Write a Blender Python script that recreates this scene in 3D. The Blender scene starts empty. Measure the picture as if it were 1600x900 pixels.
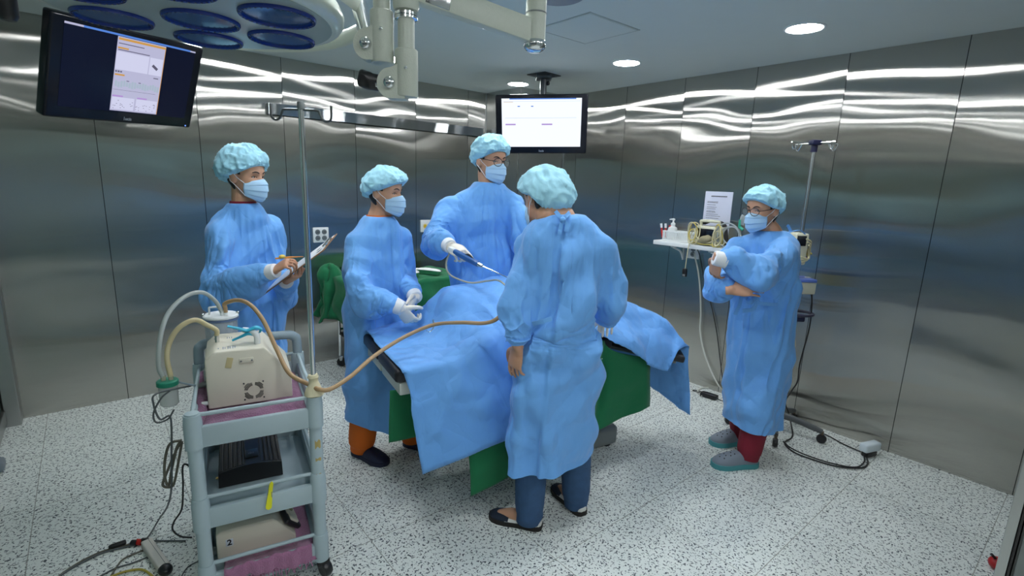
import bpy, bmesh, math, random
import numpy as np
from mathutils import Vector, Matrix

# ------------------------------------------------------------------ camera, world, exposure
SC = bpy.context.scene
COL = SC.collection
FPX, YAW, PITCH, ROLL, HC = 791.32, 0.872879, 0.201604, 0.0360482, 1.62
SIM = True

_F = np.array([math.cos(YAW)*math.cos(PITCH), math.sin(YAW)*math.cos(PITCH), -math.sin(PITCH)])
_R0 = np.cross(_F, [0, 0, 1]); _R0 /= np.linalg.norm(_R0); _U0 = np.cross(_R0, _F)
_R = math.cos(ROLL)*_R0 + math.sin(ROLL)*_U0
_U = -math.sin(ROLL)*_R0 + math.cos(ROLL)*_U0
CAMP = np.array([0, 0, HC])
FH = np.array([math.cos(YAW), math.sin(YAW), 0.0])      # horizontal "away from the camera"
RH = np.array([math.sin(YAW), -math.cos(YAW), 0.0])     # horizontal "to the camera's right"
UP = np.array([0, 0, 1.0])

cd = bpy.data.cameras.new('camera'); cam = bpy.data.objects.new('camera', cd); COL.objects.link(cam)
cd.sensor_width = 36.0; cd.lens = FPX/1600*36.0; cd.clip_start = 0.02
cam.matrix_world = Matrix(((_R[0], _U[0], -_F[0], 0), (_R[1], _U[1], -_F[1], 0), (_R[2], _U[2], -_F[2], HC), (0, 0, 0, 1)))
SC.camera = cam
SC.view_settings.view_transform = 'Standard'; SC.view_settings.look = 'None'
SC.view_settings.gamma = 1.0; SC.view_settings.use_curve_mapping = False
SC.view_settings.exposure = 0.0
LIGHT_STRENGTH = 103.0
W = bpy.data.worlds.new('world'); SC.world = W; W.use_nodes = True
W.node_tree.nodes['Background'].inputs[0].default_value = (0.55, 0.62, 0.66, 1)
W.node_tree.nodes['Background'].inputs[1].default_value = 0.12
SC.cycles.use_denoising = True
SC.cycles.max_bounces = 8; SC.cycles.diffuse_bounces = 4; SC.cycles.glossy_bounces = 5
SC.cycles.sample_clamp_indirect = 6.0

XW, YW, ZC = 3.86, 4.394, 2.52          # right wall, left wall, ceiling

def ray(px, py): return _F + _R*(px-800)/FPX + _U*(450-py)/FPX
def Pd(px, py, d):                       # point seen at (px,py) whose horizontal distance from the camera is d
    r = ray(px, py); return CAMP + r*d/(r@FH)
def Pz(px, py, z):
    r = ray(px, py); return CAMP + r*(z-HC)/r[2]
def Px(px, py, X): r = ray(px, py); return CAMP + r*X/r[0]
def Py(px, py, Y): r = ray(px, py); return CAMP + r*Y/r[1]
def unit(v): v = np.asarray(v, float); return v/(np.linalg.norm(v)+1e-12)
def A(*v): return np.array(v, float)

# ------------------------------------------------------------------ materials
MATS = {}
def srgb(r, g, b):
    f = lambda c: ((c/255)/12.92 if c/255 <= 0.04045 else ((c/255+0.055)/1.055)**2.4)
    return (f(r), f(g), f(b), 1)
class NT:
    def __init__(s, m): s.t = m.node_tree; s.n = s.t.nodes; s.l = s.t.links
    def new(s, typ, **kw):
        nd = s.n.new(typ)
        for k, v in kw.items():
            if k.startswith('i_'):
                key = k[2:]; key = int(key) if key.isdigit() else key.replace('_', ' ')
                nd.inputs[key].default_value = v
            else: setattr(nd, k, v)
        return nd
    def link(s, a, b): s.l.new(a, b)
    def math(s, op, a, b=None, c=None):
        nd = s.n.new('ShaderNodeMath'); nd.operation = op
        for i, v in enumerate((a, b, c)):
            if v is None: continue
            if isinstance(v, (int, float)): nd.inputs[i].default_value = v
            else: s.l.new(v, nd.inputs[i])
        return nd.outputs[0]
def mat(name, col, rough=0.5, metal=0.0, var=0.05, scale=8.0, bump=0.0, bscale=60.0, spec=0.5, sheen=0.0, trans=0.0, sss=0.0, emit=None, estr=0.0, alpha=1.0, coat=0.0):
    if name in MATS: return MATS[name]
    m = bpy.data.materials.new(name); m.use_nodes = True; t = NT(m)
    b = t.n['Principled BSDF']
    b.inputs['Roughness'].default_value = rough; b.inputs['Metallic'].default_value = metal
    b.inputs['Specular IOR Level'].default_value = spec
    if sheen: b.inputs['Sheen Weight'].default_value = sheen
    if trans: b.inputs['Transmission Weight'].default_value = trans
    if coat: b.inputs['Coat Weight'].default_value = coat
    if sss:
        b.inputs['Subsurface Weight'].default_value = sss; b.inputs['Subsurface Radius'].default_value = (0.02, 0.008, 0.004); b.inputs['Subsurface Scale'].default_value = 0.4
    if emit: b.inputs['Emission Color'].default_value = emit; b.inputs['Emission Strength'].default_value = estr
    if alpha < 1: b.inputs['Alpha'].default_value = alpha
    tc = t.new('ShaderNodeTexCoord')
    nz = t.new('ShaderNodeTexNoise', i_Scale=scale, i_Detail=4.0)
    t.link(tc.outputs['Object'], nz.inputs['Vector'])
    mx = t.new('ShaderNodeMix', data_type='RGBA')
    c = np.array(col[:3])
    mx.inputs[6].default_value = (*np.clip(c*(1-var), 0, 1), 1); mx.inputs[7].default_value = (*np.clip(c*(1+var), 0, 1), 1)
    t.link(nz.outputs['Fac'], mx.inputs[0]); t.link(mx.outputs[2], b.inputs['Base Color'])
    if bump:
        n2 = t.new('ShaderNodeTexNoise', i_Scale=bscale, i_Detail=3.0)
        t.link(tc.outputs['Object'], n2.inputs['Vector'])
        bp = t.new('ShaderNodeBump', i_Strength=1.0, i_Distance=bump)
        t.link(n2.outputs['Fac'], bp.inputs['Height']); t.link(bp.outputs[0], b.inputs['Normal'])
    MATS[name] = m
    return m

def steel_wall(name, axis, off):
    """brushed stainless panels: waviness per panel, highlights stretched sideways, thin seams every 0.588 m"""
    m = bpy.data.materials.new(name); m.use_nodes = True; t = NT(m)
    t.n.remove(t.n['Principled BSDF']); b = t.new('ShaderNodeBsdfAnisotropic', distribution='GGX'); t.link(b.outputs[0], t.n['Material Output'].inputs['Surface'])
    b.inputs['Anisotropy'].default_value = 0.905; b.inputs['Roughness'].default_value = 0.19
    tg = t.new('ShaderNodeCombineXYZ'); tg.inputs[2].default_value = 1.0      # brushed upright: highlights smear sideways
    t.link(tg.outputs[0], b.inputs['Tangent'])
    geo = t.new('ShaderNodeNewGeometry'); sp = t.new('ShaderNodeSeparateXYZ'); t.link(geo.outputs['Position'], sp.inputs[0])
    s = sp.outputs[axis]; z = sp.outputs[2]
    q = t.math('DIVIDE', t.math('SUBTRACT', s, off), 0.588)
    cell = t.math('FLOOR', q); fr = t.math('FRACT', q)
    edge = t.math('MULTIPLY', t.math('MINIMUM', fr, t.math('SUBTRACT', 1.0, fr)), 0.588)
    seam = t.math('LESS_THAN', edge, 0.0022)
    cv = t.new('ShaderNodeCombineXYZ')
    t.link(t.math('MULTIPLY', s, 0.85), cv.inputs[0]); t.link(t.math('MULTIPLY', cell, 0.23), cv.inputs[1]); t.link(t.math('MULTIPLY', z, 1.5), cv.inputs[2])
    n1 = t.new('ShaderNodeTexNoise', i_Scale=1.25, i_Detail=0.6, i_Roughness=0.35); t.link(cv.outputs[0], n1.inputs['Vector'])
    hgt = t.math('MULTIPLY', n1.outputs['Fac'], 1.0)
    bow = t.math('MULTIPLY', t.math('MULTIPLY', fr, t.math('SUBTRACT', 1.0, fr)), 0.05)
    hgt = t.math('ADD', hgt, bow)
    bp = t.new('ShaderNodeBump', i_Strength=1.0, i_Distance=0.030); t.link(hgt, bp.inputs['Height'])
    # brushing: very fine streaks along the wall, and smudges near the floor
    cg = t.new('ShaderNodeCombineXYZ'); t.link(t.math('MULTIPLY', s, 1.5), cg.inputs[0]); t.link(t.math('MULTIPLY', z, 160.0), cg.inputs[2])
    ng = t.new('ShaderNodeTexNoise', i_Scale=1.0, i_Detail=2.0); t.link(cg.outputs[0], ng.inputs['Vector'])
    cs = t.new('ShaderNodeTexNoise', i_Scale=1.2, i_Detail=2.0); t.link(geo.outputs['Position'], cs.inputs['Vector'])
    mx = t.new('ShaderNodeMix', data_type='RGBA'); mx.inputs[6].default_value = (0.53, 0.515, 0.475, 1); mx.inputs[7].default_value = (0.60, 0.585, 0.545, 1)
    fac = t.math('ADD', t.math('MULTIPLY', ng.outputs['Fac'], 0.5), t.math('MULTIPLY', cs.outputs['Fac'], 0.5)); t.link(fac, mx.inputs[0])
    m2 = t.new('ShaderNodeMix', data_type='RGBA'); m2.inputs[7].default_value = (0.10, 0.10, 0.10, 1)
    t.link(seam, m2.inputs[0]); t.link(mx.outputs[2], m2.inputs[6]); t.link(m2.outputs[2], b.inputs['Color'])
    t.link(bp.outputs[0], b.inputs['Normal'])
    return m

def floor_mat():
    m = bpy.data.materials.new('speckled_vinyl'); m.use_nodes = True; t = NT(m); b = t.n['Principled BSDF']
    geo = t.new('ShaderNodeNewGeometry'); pos = geo.outputs['Position']
    def flecks(scale, off, L, Wd, keep):
        mp = t.new('ShaderNodeMapping'); mp.inputs['Location'].default_value = (off, off*0.7, 0); mp.inputs['Scale'].default_value = (scale, scale, 0.0)
        t.link(pos, mp.inputs['Vector'])
        nz = t.new('ShaderNodeTexNoise', i_Scale=1.3, i_Detail=1.0); t.link(mp.outputs[0], nz.inputs['Vector'])
        ad = t.new('ShaderNodeVectorMath', operation='MULTIPLY_ADD'); t.link(nz.outputs['Color'], ad.inputs[0]); ad.inputs[1].default_value = (0.9, 0.9, 0); t.link(mp.outputs[0], ad.inputs[2])
        vo = t.new('ShaderNodeTexVoronoi', voronoi_dimensions='2D', i_Scale=1.0, i_Randomness=1.0); t.link(ad.outputs[0], vo.inputs['Vector'])
        df = t.new('ShaderNodeVectorMath', operation='SUBTRACT'); t.link(ad.outputs[0], df.inputs[0]); t.link(vo.outputs['Position'], df.inputs[1])
        sc = t.new('ShaderNodeSeparateColor'); t.link(vo.outputs['Color'], sc.inputs[0])
        ang = t.math('MULTIPLY', sc.outputs[0], 6.2832)
        sx = t.new('ShaderNodeSeparateXYZ'); t.link(df.outputs[0], sx.inputs[0])
        ca = t.math('COSINE', ang); sa = t.math('SINE', ang)
        u = t.math('ADD', t.math('MULTIPLY', sx.outputs[0], ca), t.math('MULTIPLY', sx.outputs[1], sa))
        v = t.math('SUBTRACT', t.math('MULTIPLY', sx.outputs[1], ca), t.math('MULTIPLY', sx.outputs[0], sa))
        v = t.math('ADD', v, t.math('MULTIPLY', t.math('MULTIPLY', u, u), 0.9))
        ll = t.math('ADD', t.math('MULTIPLY', sc.outputs[1], L), 0.09)
        e = t.math('ADD', t.math('POWER', t.math('DIVIDE', u, ll), 2.0), t.math('POWER', t.math('DIVIDE', v, Wd), 2.0))
        return t.math('MULTIPLY', t.math('LESS_THAN', e, 1.0), t.math('LESS_THAN', sc.outputs[2], keep))
    f1 = flecks(44.0, 0.0, 0.36, 0.115, 0.9); f2 = flecks(58.0, 3.3, 0.32, 0.11, 0.75)
    f3 = flecks(80.0, 7.7, 0.2, 0.12, 0.6)
    cl = t.new('ShaderNodeTexNoise', i_Scale=1.1, i_Detail=3.0); t.link(pos, cl.inputs['Vector'])
    base = t.new('ShaderNodeMix', data_type='RGBA'); base.inputs[6].default_value = srgb(222, 228, 224); base.inputs[7].default_value = srgb(232, 236, 231); t.link(cl.outputs['Fac'], base.inputs[0])
    c1 = t.new('ShaderNodeMix', data_type='RGBA'); c1.inputs[7].default_value = srgb(150, 160, 156); t.link(f3, c1.inputs[0]); t.link(base.outputs[2], c1.inputs[6])
    c2 = t.new('ShaderNodeMix', data_type='RGBA'); c2.inputs[7].default_value = srgb(88, 99, 104); t.link(f2, c2.inputs[0]); t.link(c1.outputs[2], c2.inputs[6])
    c3 = t.new('ShaderNodeMix', data_type='RGBA'); c3.inputs[7].default_value = srgb(66, 76, 82); t.link(f1, c3.inputs[0]); t.link(c2.outputs[2], c3.inputs[6])
    sp = t.new('ShaderNodeSeparateXYZ'); t.link(pos, sp.inputs[0])
    def grid(o, off):
        fr = t.math('FRACT', t.math('DIVIDE', t.math('SUBTRACT', o, off), 0.5955))
        return t.math('LESS_THAN', t.math('MULTIPLY', t.math('MINIMUM', fr, t.math('SUBTRACT', 1.0, fr)), 0.5955), 0.0019)
    g = t.math('MAXIMUM', grid(sp.outputs[0], 0.846), grid(sp.outputs[1], 0.16))
    c4 = t.new('ShaderNodeMix', data_type='RGBA'); c4.inputs[7].default_value = srgb(128, 130, 120); t.link(t.math('MULTIPLY', g, 0.75), c4.inputs[0]); t.link(c3.outputs[2], c4.inputs[6])
    t.link(c4.outputs[2], b.inputs['Base Color'])
    b.inputs['Roughness'].default_value = 0.33; b.inputs['Specular IOR Level'].default_value = 0.35
    nb = t.new('ShaderNodeTexNoise', i_Scale=5.0, i_Detail=1.0); t.link(pos, nb.inputs['Vector'])
    bp = t.new('ShaderNodeBump', i_Strength=1.0, i_Distance=0.002); t.link(nb.outputs['Fac'], bp.inputs['Height']); t.link(bp.outputs[0], b.inputs['Normal'])
    return m

def emission(name, col, s):
    if name in MATS: return MATS[name]
    m = bpy.data.materials.new(name); m.use_nodes = True; t = NT(m); b = t.n['Principled BSDF']
    b.inputs['Base Color'].default_value = (0.001, 0.001, 0.0015, 1); b.inputs['Roughness'].default_value = 0.25
    b.inputs['Emission Color'].default_value = col; b.inputs['Emission Strength'].default_value = s; b.inputs['Specular IOR Level'].default_value = 0.15
    MATS[name] = m; return m

# ------------------------------------------------------------------ geometry collector
def frames(P):
    P = np.asarray(P, float); n = len(P)
    T = np.zeros_like(P); T[1:-1] = P[2:]-P[:-2]; T[0] = P[1]-P[0]; T[-1] = P[-1]-P[-2]
    T /= (np.linalg.norm(T, axis=1, keepdims=True)+1e-12)
    a = A(0, 0, 1) if abs(T[0][2]) < 0.9 else A(1, 0, 0)
    N = [unit(np.cross(np.cross(T[0], a), T[0]))]
    for i in range(1, n):
        v = N[-1]-T[i]*(N[-1]@T[i]); N.append(unit(v))
    N = np.array(N); B = np.cross(T, N)
    return T, N, B
def spline(pts, k=6, closed=False):
    """Catmull-Rom resample of an (n,d) array"""
    P = np.asarray(pts, float)
    if len(P) < 3 and not closed: 
        t = np.linspace(0, 1, k+1)[:, None]; return P[0]*(1-t)+P[-1]*t
    if closed: Q = np.vstack([P[-1], P, P[0], P[1]]); m = len(P)
    else: Q = np.vstack([2*P[0]-P[1], P, 2*P[-1]-P[-2]]); m = len(P)-1
    out = []
    for i in range(m):
        a, b, c, d = Q[i:i+4]
        for j in range(k):
            t = j/k
            out.append(0.5*((2*b)+(c-a)*t+(2*a-5*b+4*c-d)*t*t+(3*b-a-3*c+d)*t**3))
    if not closed: out.append(P[-1])
    return np.array(out)

ORI = {}                                                 # world origin of each object's own frame
class G:
    def __init__(s): s.v = []; s.f = []; s.n = 0; s.mi = []
    def add(s, v, f, mi=0):
        v = np.asarray(v, float)
        s.v.append(v); s.f += [tuple(int(i)+s.n for i in q) for q in f]; s.mi += [mi]*len(f); s.n += len(v); return s
    def box(s, c, size, bev=0.0, M=None, seg=2, mi=0):
        bm = bmesh.new(); bmesh.ops.create_cube(bm, size=1.0)
        for v in bm.verts: v.co = Vector((v.co.x*size[0], v.co.y*size[1], v.co.z*size[2]))
        if bev > 0: bmesh.ops.bevel(bm, geom=bm.edges[:], offset=min(bev, 0.49*min(size)), segments=seg, profile=0.5, affect='EDGES')
        bm.verts.ensure_lookup_table()
        V = np.array([v.co[:] for v in bm.verts]); Fc = [[v.index for v in f.verts] for f in bm.faces]; bm.free()
        if M is not None: V = V@np.asarray(M).T
        return s.add(V+np.asarray(c, float), Fc, mi)
    def rings(s, R, cap=True, closed=False, mi=0):
        R = np.asarray(R, float); m, k = R.shape[:2]; f = []
        for i in range(m-1+(1 if closed else 0)):
            a, b = i*k, ((i+1) % m)*k
            for j in range(k):
                j2 = (j+1) % k; f.append((a+j, a+j2, b+j2, b+j))
        V = R.reshape(-1, 3)
        if cap and not closed:
            f.append(tuple(range(k-1, -1, -1))); f.append(tuple((m-1)*k+j for j in range(k)))
        return s.add(V, f, mi)
    def tube(s, pts, r, n=10, k=5, cap=True, smooth=True, closed=False, flat=None, mi=0, nrm=None):
        pts = np.asarray(pts, float); m = len(pts)
        rr = np.full(m, r, float) if np.isscalar(r) else np.asarray(r, float)
        D = np.c_[pts, rr]
        if smooth and m > 2 or closed: D = spline(D, k, closed)
        P = D[:, :3]; rr = np.maximum(D[:, 3], 1e-5)
        T, N, B = frames(P)
        if nrm is not None:
            N = nrm-T*(T@np.asarray(nrm, float))[:, None]; N /= np.linalg.norm(N, axis=1, keepdims=True)+1e-9; B = np.cross(T, N)
        a = np.linspace(0, 2*np.pi, n, endpoint=False)
        fl = 1.0 if flat is None else flat
        R = P[:, None, :]+rr[:, None, None]*(np.cos(a)[None, :, None]*N[:, None, :]+fl*np.sin(a)[None, :, None]*B[:, None, :])
        return s.rings(R, cap, closed, mi)
    def ctube(s, pts, r, n=16, k=6, mi=0, nrm=None, flat=None):   # tube with hemispherical ends
        pts = np.asarray(pts, float); m = len(pts)
        rr = np.full(m, r, float) if np.isscalar(r) else np.asarray(r, float)
        D = np.c_[pts, rr]; D = spline(D, k) if m > 2 else np.linspace(D[0], D[1], 6)
        t0 = unit(D[0, :3]-D[1, :3]); t1 = unit(D[-1, :3]-D[-2, :3])
        pre = []; post = []
        for q in (0.98, 0.85, 0.6, 0.3):
            pre.append(np.r_[D[0, :3]+t0*D[0, 3]*q, D[0, 3]*math.sqrt(1-q*q)]); post.append(np.r_[D[-1, :3]+t1*D[-1, 3]*q, D[-1, 3]*math.sqrt(1-q*q)])
        D = np.vstack([pre, D, post[::-1]])
        return s.tube(D[:, :3], D[:, 3], n=n, smooth=False, mi=mi, nrm=nrm, flat=flat)
    def cyl(s, p0, p1, r0, r1=None, n=24, cap=True, mi=0):
        return s.tube([p0, p1], [r0, r0 if r1 is None else r1], n=n, smooth=False, cap=cap, mi=mi)
    def lathe(s, prof, c=(0, 0, 0), axis=(0, 0, 1), n=32, mi=0):
        ax = unit(axis); a0 = A(0, 0, 1) if abs(ax[2]) < 0.9 else A(1, 0, 0)
        x = unit(np.cross(a0, ax)); y = np.cross(ax, x); a = np.linspace(0, 2*np.pi, n, endpoint=False)
        R = [np.asarray(c, float)+ax*z+max(r, 1e-5)*(np.cos(a)[:, None]*x+np.sin(a)[:, None]*y) for r, z in prof]
        return s.rings(np.array(R), True, False, mi)
    def ell(s, c, r, M=None, nu=20, nv=14, mi=0):
        th = np.linspace(0.02, np.pi-0.02, nv); a = np.linspace(0, 2*np.pi, nu, endpoint=False)
        R = np.stack([np.stack([np.sin(t)*np.cos(a)*r[0], np.sin(t)*np.sin(a)*r[1], np.full(nu, -np.cos(t)*r[2])], 1) for t in th])
        if M is not None: R = R@np.asarray(M).T
        return s.rings(R+np.asarray(c, float), True, False, mi)
    def grid(s, Pg, mi=0):
        Pg = np.asarray(Pg, float); m, k = Pg.shape[:2]
        f = [(i*k+j, i*k+j+1, (i+1)*k+j+1, (i+1)*k+j) for i in range(m-1) for j in range(k-1)]
        return s.add(Pg.reshape(-1, 3), f, mi)
    def prism(s, out, d, M=None, c=(0, 0, 0), mi=0):      # outline in local xy extruded along local z by d
        out = np.asarray(out, float); k = len(out)
        V = np.vstack([np.c_[out, np.zeros(k)], np.c_[out, np.full(k, d)]])
        f = [tuple(range(k-1, -1, -1)), tuple(range(k, 2*k))]+[(j, (j+1) % k, k+(j+1) % k, k+j) for j in range(k)]
        if M is not None: V = V@np.asarray(M).T
        return s.add(V+np.asarray(c, float), f, mi)
    def verts(s): return np.vstack(s.v)
    def build(s, name, mt, parent=None, origin=None, M=None, smooth=True, sub=0, solid=0.0, ang=40):
        V = s.verts()
        return mk(name, V, s.f, mt, parent, origin, smooth, sub, solid, ang, s.mi)

def mk(name, V, F_, mt, parent=None, origin=None, smooth=True, sub=0, solid=0.0, ang=40, mi=None):
    V = np.asarray(V, float)
    o = np.zeros(3) if origin is None else np.asarray(origin, float)
    if parent is not None and origin is None: o = ORI[parent.name]      # children share the root's frame
    V = V-o
    me = bpy.data.meshes.new(name); me.from_pydata(V.tolist(), [], F_); me.validate(); me.update()
    ml = mt if isinstance(mt, (list, tuple)) else [mt]
    for q in ml: me.materials.append(q)
    if mi is not None and len(ml) > 1 and len(mi) == len(me.polygons):
        me.polygons.foreach_set('material_index', np.array(mi, dtype=np.int32))
    bm = bmesh.new(); bm.from_mesh(me); bmesh.ops.recalc_face_normals(bm, faces=bm.faces[:]); bm.to_mesh(me); bm.free()
    ob = bpy.data.objects.new(name, me); COL.objects.link(ob)
    ORI[ob.name] = o
    if parent is not None: ob.parent = parent
    elif origin is not None: ob.location = o
    if smooth:
        me.polygons.foreach_set('use_smooth', np.ones(len(me.polygons), dtype=bool))
        if ang and ang < 180: me.set_sharp_from_angle(angle=math.radians(ang))
    if solid: md = ob.modifiers.new('solid', 'SOLIDIFY'); md.thickness = solid; md.offset = 0
    if sub: md = ob.modifiers.new('sub', 'SUBSURF'); md.levels = sub; md.render_levels = sub
    return ob

def tag(o, label=None, cat=None, group=None, kind=None):
    if label: o['label'] = label
    if cat: o['category'] = cat
    if group: o['group'] = group
    if kind: o['kind'] = kind
    return o
def thing(name, label, cat, loc, rz=0.0, group=None, frame=False):
    """an Empty at the thing's base; with frame=True the parts are given in its own local frame, else in world space"""
    o = bpy.data.objects.new(name, None); COL.objects.link(o); o.location = tuple(float(q) for q in loc); o.empty_display_size = 0.1
    if frame: o.rotation_euler = (0, 0, rz); ORI[o.name] = np.zeros(3)
    else: ORI[o.name] = np.array([float(q) for q in loc])
    return tag(o, label, cat, group)
def struct(o): o['kind'] = 'structure'; return o
def copy_tree(o, parent=None):
    c = o.copy(); COL.objects.link(c)
    if parent is not None: c.parent = parent
    for ch in list(o.children): copy_tree(ch, c)
    return c
def text_mesh(g, txt, c, right, up, size, depth=0.0008, mi=0, bold=0.0):
    cu = bpy.data.curves.new('t', 'FONT'); cu.body = txt; cu.size = size; cu.extrude = depth/2; cu.align_x = 'CENTER'; cu.align_y = 'CENTER'; cu.offset = bold
    ob = bpy.data.objects.new('t', cu); COL.objects.link(ob); bpy.context.view_layer.update()
    dg = bpy.context.evaluated_depsgraph_get(); me = bpy.data.meshes.new_from_object(ob.evaluated_get(dg))
    V = np.array([v.co[:] for v in me.vertices]); F_ = [tuple(p.vertices) for p in me.polygons]
    bpy.data.objects.remove(ob); bpy.data.curves.remove(cu); bpy.data.meshes.remove(me)
    r = unit(right); u = unit(up); n = np.cross(r, u)
    g.add(np.asarray(c, float)+V[:, :1]*r+V[:, 1:2]*u+V[:, 2:3]*n, F_, mi)
    return g

# ------------------------------------------------------------------ numpy noise
def vnoise(P, seed=0):
    """smooth value noise in [-1,1] for an (n,3) array"""
    P = np.asarray(P, float); I = np.floor(P).astype(np.int64); fr = P-I; w = fr*fr*fr*(fr*(fr*6-15)+10)
    def h(i, j, k):
        n = (i*73856093) ^ (j*19349663) ^ (k*83492791) ^ (seed*1274126177+12345)
        n = (n ^ (n >> 13))*1274126177; n &= 0x7fffffff; n = (n ^ (n >> 16)) & 0xffff
        return n/32767.5-1
    x, y, z = I.T; o = 0
    for a in (0, 1):
        for b in (0, 1):
            for c in (0, 1):
                ww = (w[:, 0] if a else 1-w[:, 0])*(w[:, 1] if b else 1-w[:, 1])*(w[:, 2] if c else 1-w[:, 2])
                o = o+ww*h(x+a, y+b, z+c)
    return o
def fbm(P, seed=0, oct=3):
    o = 0; a = 1.0; P = np.asarray(P, float)
    for i in range(oct): o = o+a*vnoise(P, seed+i*17); P = P*2.03; a *= 0.5
    return o

# ------------------------------------------------------------------ structure
STEEL_L = steel_wall('brushed_steel_left', 0, 0.090); STEEL_R = steel_wall('brushed_steel_right', 1, 0.1417)
M_trim = mat('satin_steel_trim', (0.42, 0.43, 0.42), 0.3, 1.0)
M_dark = mat('dark_gap', (0.03, 0.03, 0.03), 0.7)
M_ceil = mat('ceiling_paint', srgb(206, 214, 212), 0.75, var=0.02)
M_white = mat('white_plastic', srgb(228, 232, 232), 0.45)
M_chrome = mat('chrome', (0.75, 0.77, 0.78), 0.12, 1.0)

def slab(name, lo, hi, mt, bev=0.0):
    lo = A(*lo); hi = A(*hi); g = G().box((lo+hi)/2, hi-lo, bev); return struct(g.build(name, mt, smooth=False))
slab('floor', (-2.6, -2.2, -0.1), (XW+0.12, YW+0.12, 0), floor_mat())
slab('ceiling', (-2.6, -2.2, ZC), (XW+0.12, YW+0.12, ZC+0.1), M_ceil)
slab('wall_left', (-0.62, YW, 0), (XW+0.12, YW+0.12, ZC), STEEL_L)
slab('wall_right', (XW, -0.10, 0), (XW+0.12, YW, ZC), STEEL_R)
# square column boxed into the far corner
slab('wall_column', (3.25, 3.85, 0), (XW, YW, ZC), mat('column_steel', (0.55, 0.56, 0.55), 0.24, 1.0))
slab('trim_1', (3.245, 3.846, 0), (3.253, 3.854, ZC), M_trim)
slab('trim_2', (XW-0.006, 3.842, 0), (XW+0.001, 3.851, ZC), M_trim)
slab('trim_3', (3.243, YW-0.006, 0), (3.251, YW+0.001, ZC), M_trim)
# walls behind and beside the camera
M_room = mat('anteroom_paint', srgb(150, 160, 158), 0.6)
slab('wall_back', (-2.6, -2.3, 0), (XW+0.12, -2.2, ZC), M_room)
slab('wall_front', (2.35, -0.30, 0), (XW+0.12, 0.045, ZC), M_trim)
slab('wall_end', (-0.62, -2.2, 0), (-0.50, 1.1, ZC), STEEL_R)
slab('wall_side', (2.9, -2.2, 0), (3.0, -0.30, ZC), M_room)
# left end: steel post, green glass sliding door with a bottom rail and a stopper
g = G(); g.box((-0.50, 4.337, ZC/2), (0.075, 0.112, ZC), 0.004); struct(g.build('trim_4', M_trim, smooth=False))
d1 = struct(bpy.data.objects.new('door_1', None)); COL.objects.link(d1); d1.location = (-0.56, 2.7, 0); ORI[d1.name] = A(-0.56, 2.7, 0)
M_glass = mat('green_glass', srgb(120, 148, 138), 0.12, spec=0.6)
G().box((-0.552, 2.75, 1.22), (0.02, 3.02, 2.2), 0.003).build('pane', M_glass, d1)
G().box((-0.545, 2.75, 0.075), (0.035, 3.04, 0.085), 0.004).build('rail', M_trim, d1)
G().box((-0.545, 2.75, 2.36), (0.035, 3.04, 0.09), 0.004).build('rail', M_trim, d1)
slab('wall_end_header', (-0.62, 1.1, 2.40), (-0.52, YW, ZC), STEEL_R)
slab('wall_end_backing', (-0.66, 1.1, 0), (-0.58, YW, 2.40), M_room)
g = G(); g.box((-0.515, 3.665, 0.032), (0.055, 0.10, 0.055), 0.016, seg=3)
tag(g.build('door_stop', mat('grey_rubber', srgb(120, 130, 138), 0.6), origin=(-0.515, 3.665, 0)), 'grey rubber door stop on the floor at the far left edge', 'door stop')
# right edge: jamb of the doorway the picture was taken from
J = Pd(1570, 830, 1.40); jx, jy = J[0], J[1]
g = G(); g.box((jx+0.10, jy-0.012, ZC/2), (0.2, 0.024, ZC), 0.002); struct(g.build('trim_5', M_trim, smooth=False))
d2 = struct(bpy.data.objects.new('door_2', None)); COL.objects.link(d2); d2.location = (jx, jy-0.1, 0); ORI[d2.name] = A(jx, jy-0.1, 0)
G().box((jx+0.105, jy-0.029, ZC/2), (0.19, 0.006, ZC-0.004), 0.001).build('seal', M_dark, d2)
G().box((jx+0.10, jy-0.34, ZC/2), (0.18, 0.60, ZC-0.006), 0.003).build('panel', mat('door_grey', srgb(112, 118, 116), 0.45), d2)

# ceiling access hatch, a square panel with a hairline gap
g = G(); c = A(2.345, 2.20, ZC); a = 0.21
for (cx, cy, sx, sy) in ((0, a, 2*a+.012, .007), (0, -a, 2*a+.012, .007), (a, 0, .007, 2*a+.012), (-a, 0, .007, 2*a+.012)):
    g.box(c+A(cx, cy, -0.001), (sx, sy, 0.008), 0.001)
hb = thing('ceiling_hatch', 'square flush access hatch in the ceiling beside the lamp arm', 'hatch', (c[0], c[1], ZC))
g.build('frame', mat('hatch_frame', srgb(188, 196, 194), 0.6), hb)
G().box(c+A(0, 0, -0.002), (2*a-.016, 2*a-.016, 0.006), 0.001).build('panel', M_ceil, hb)
G().box(c+A(-a+0.011, 0.0, -0.0015), (0.003, 2*a-.02, 0.005)).build('gap', M_dark, hb)
G().box(c+A(0.0, a-0.011, -0.0015), (2*a-.02, 0.003, 0.005)).build('gap', M_dark, hb)

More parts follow.
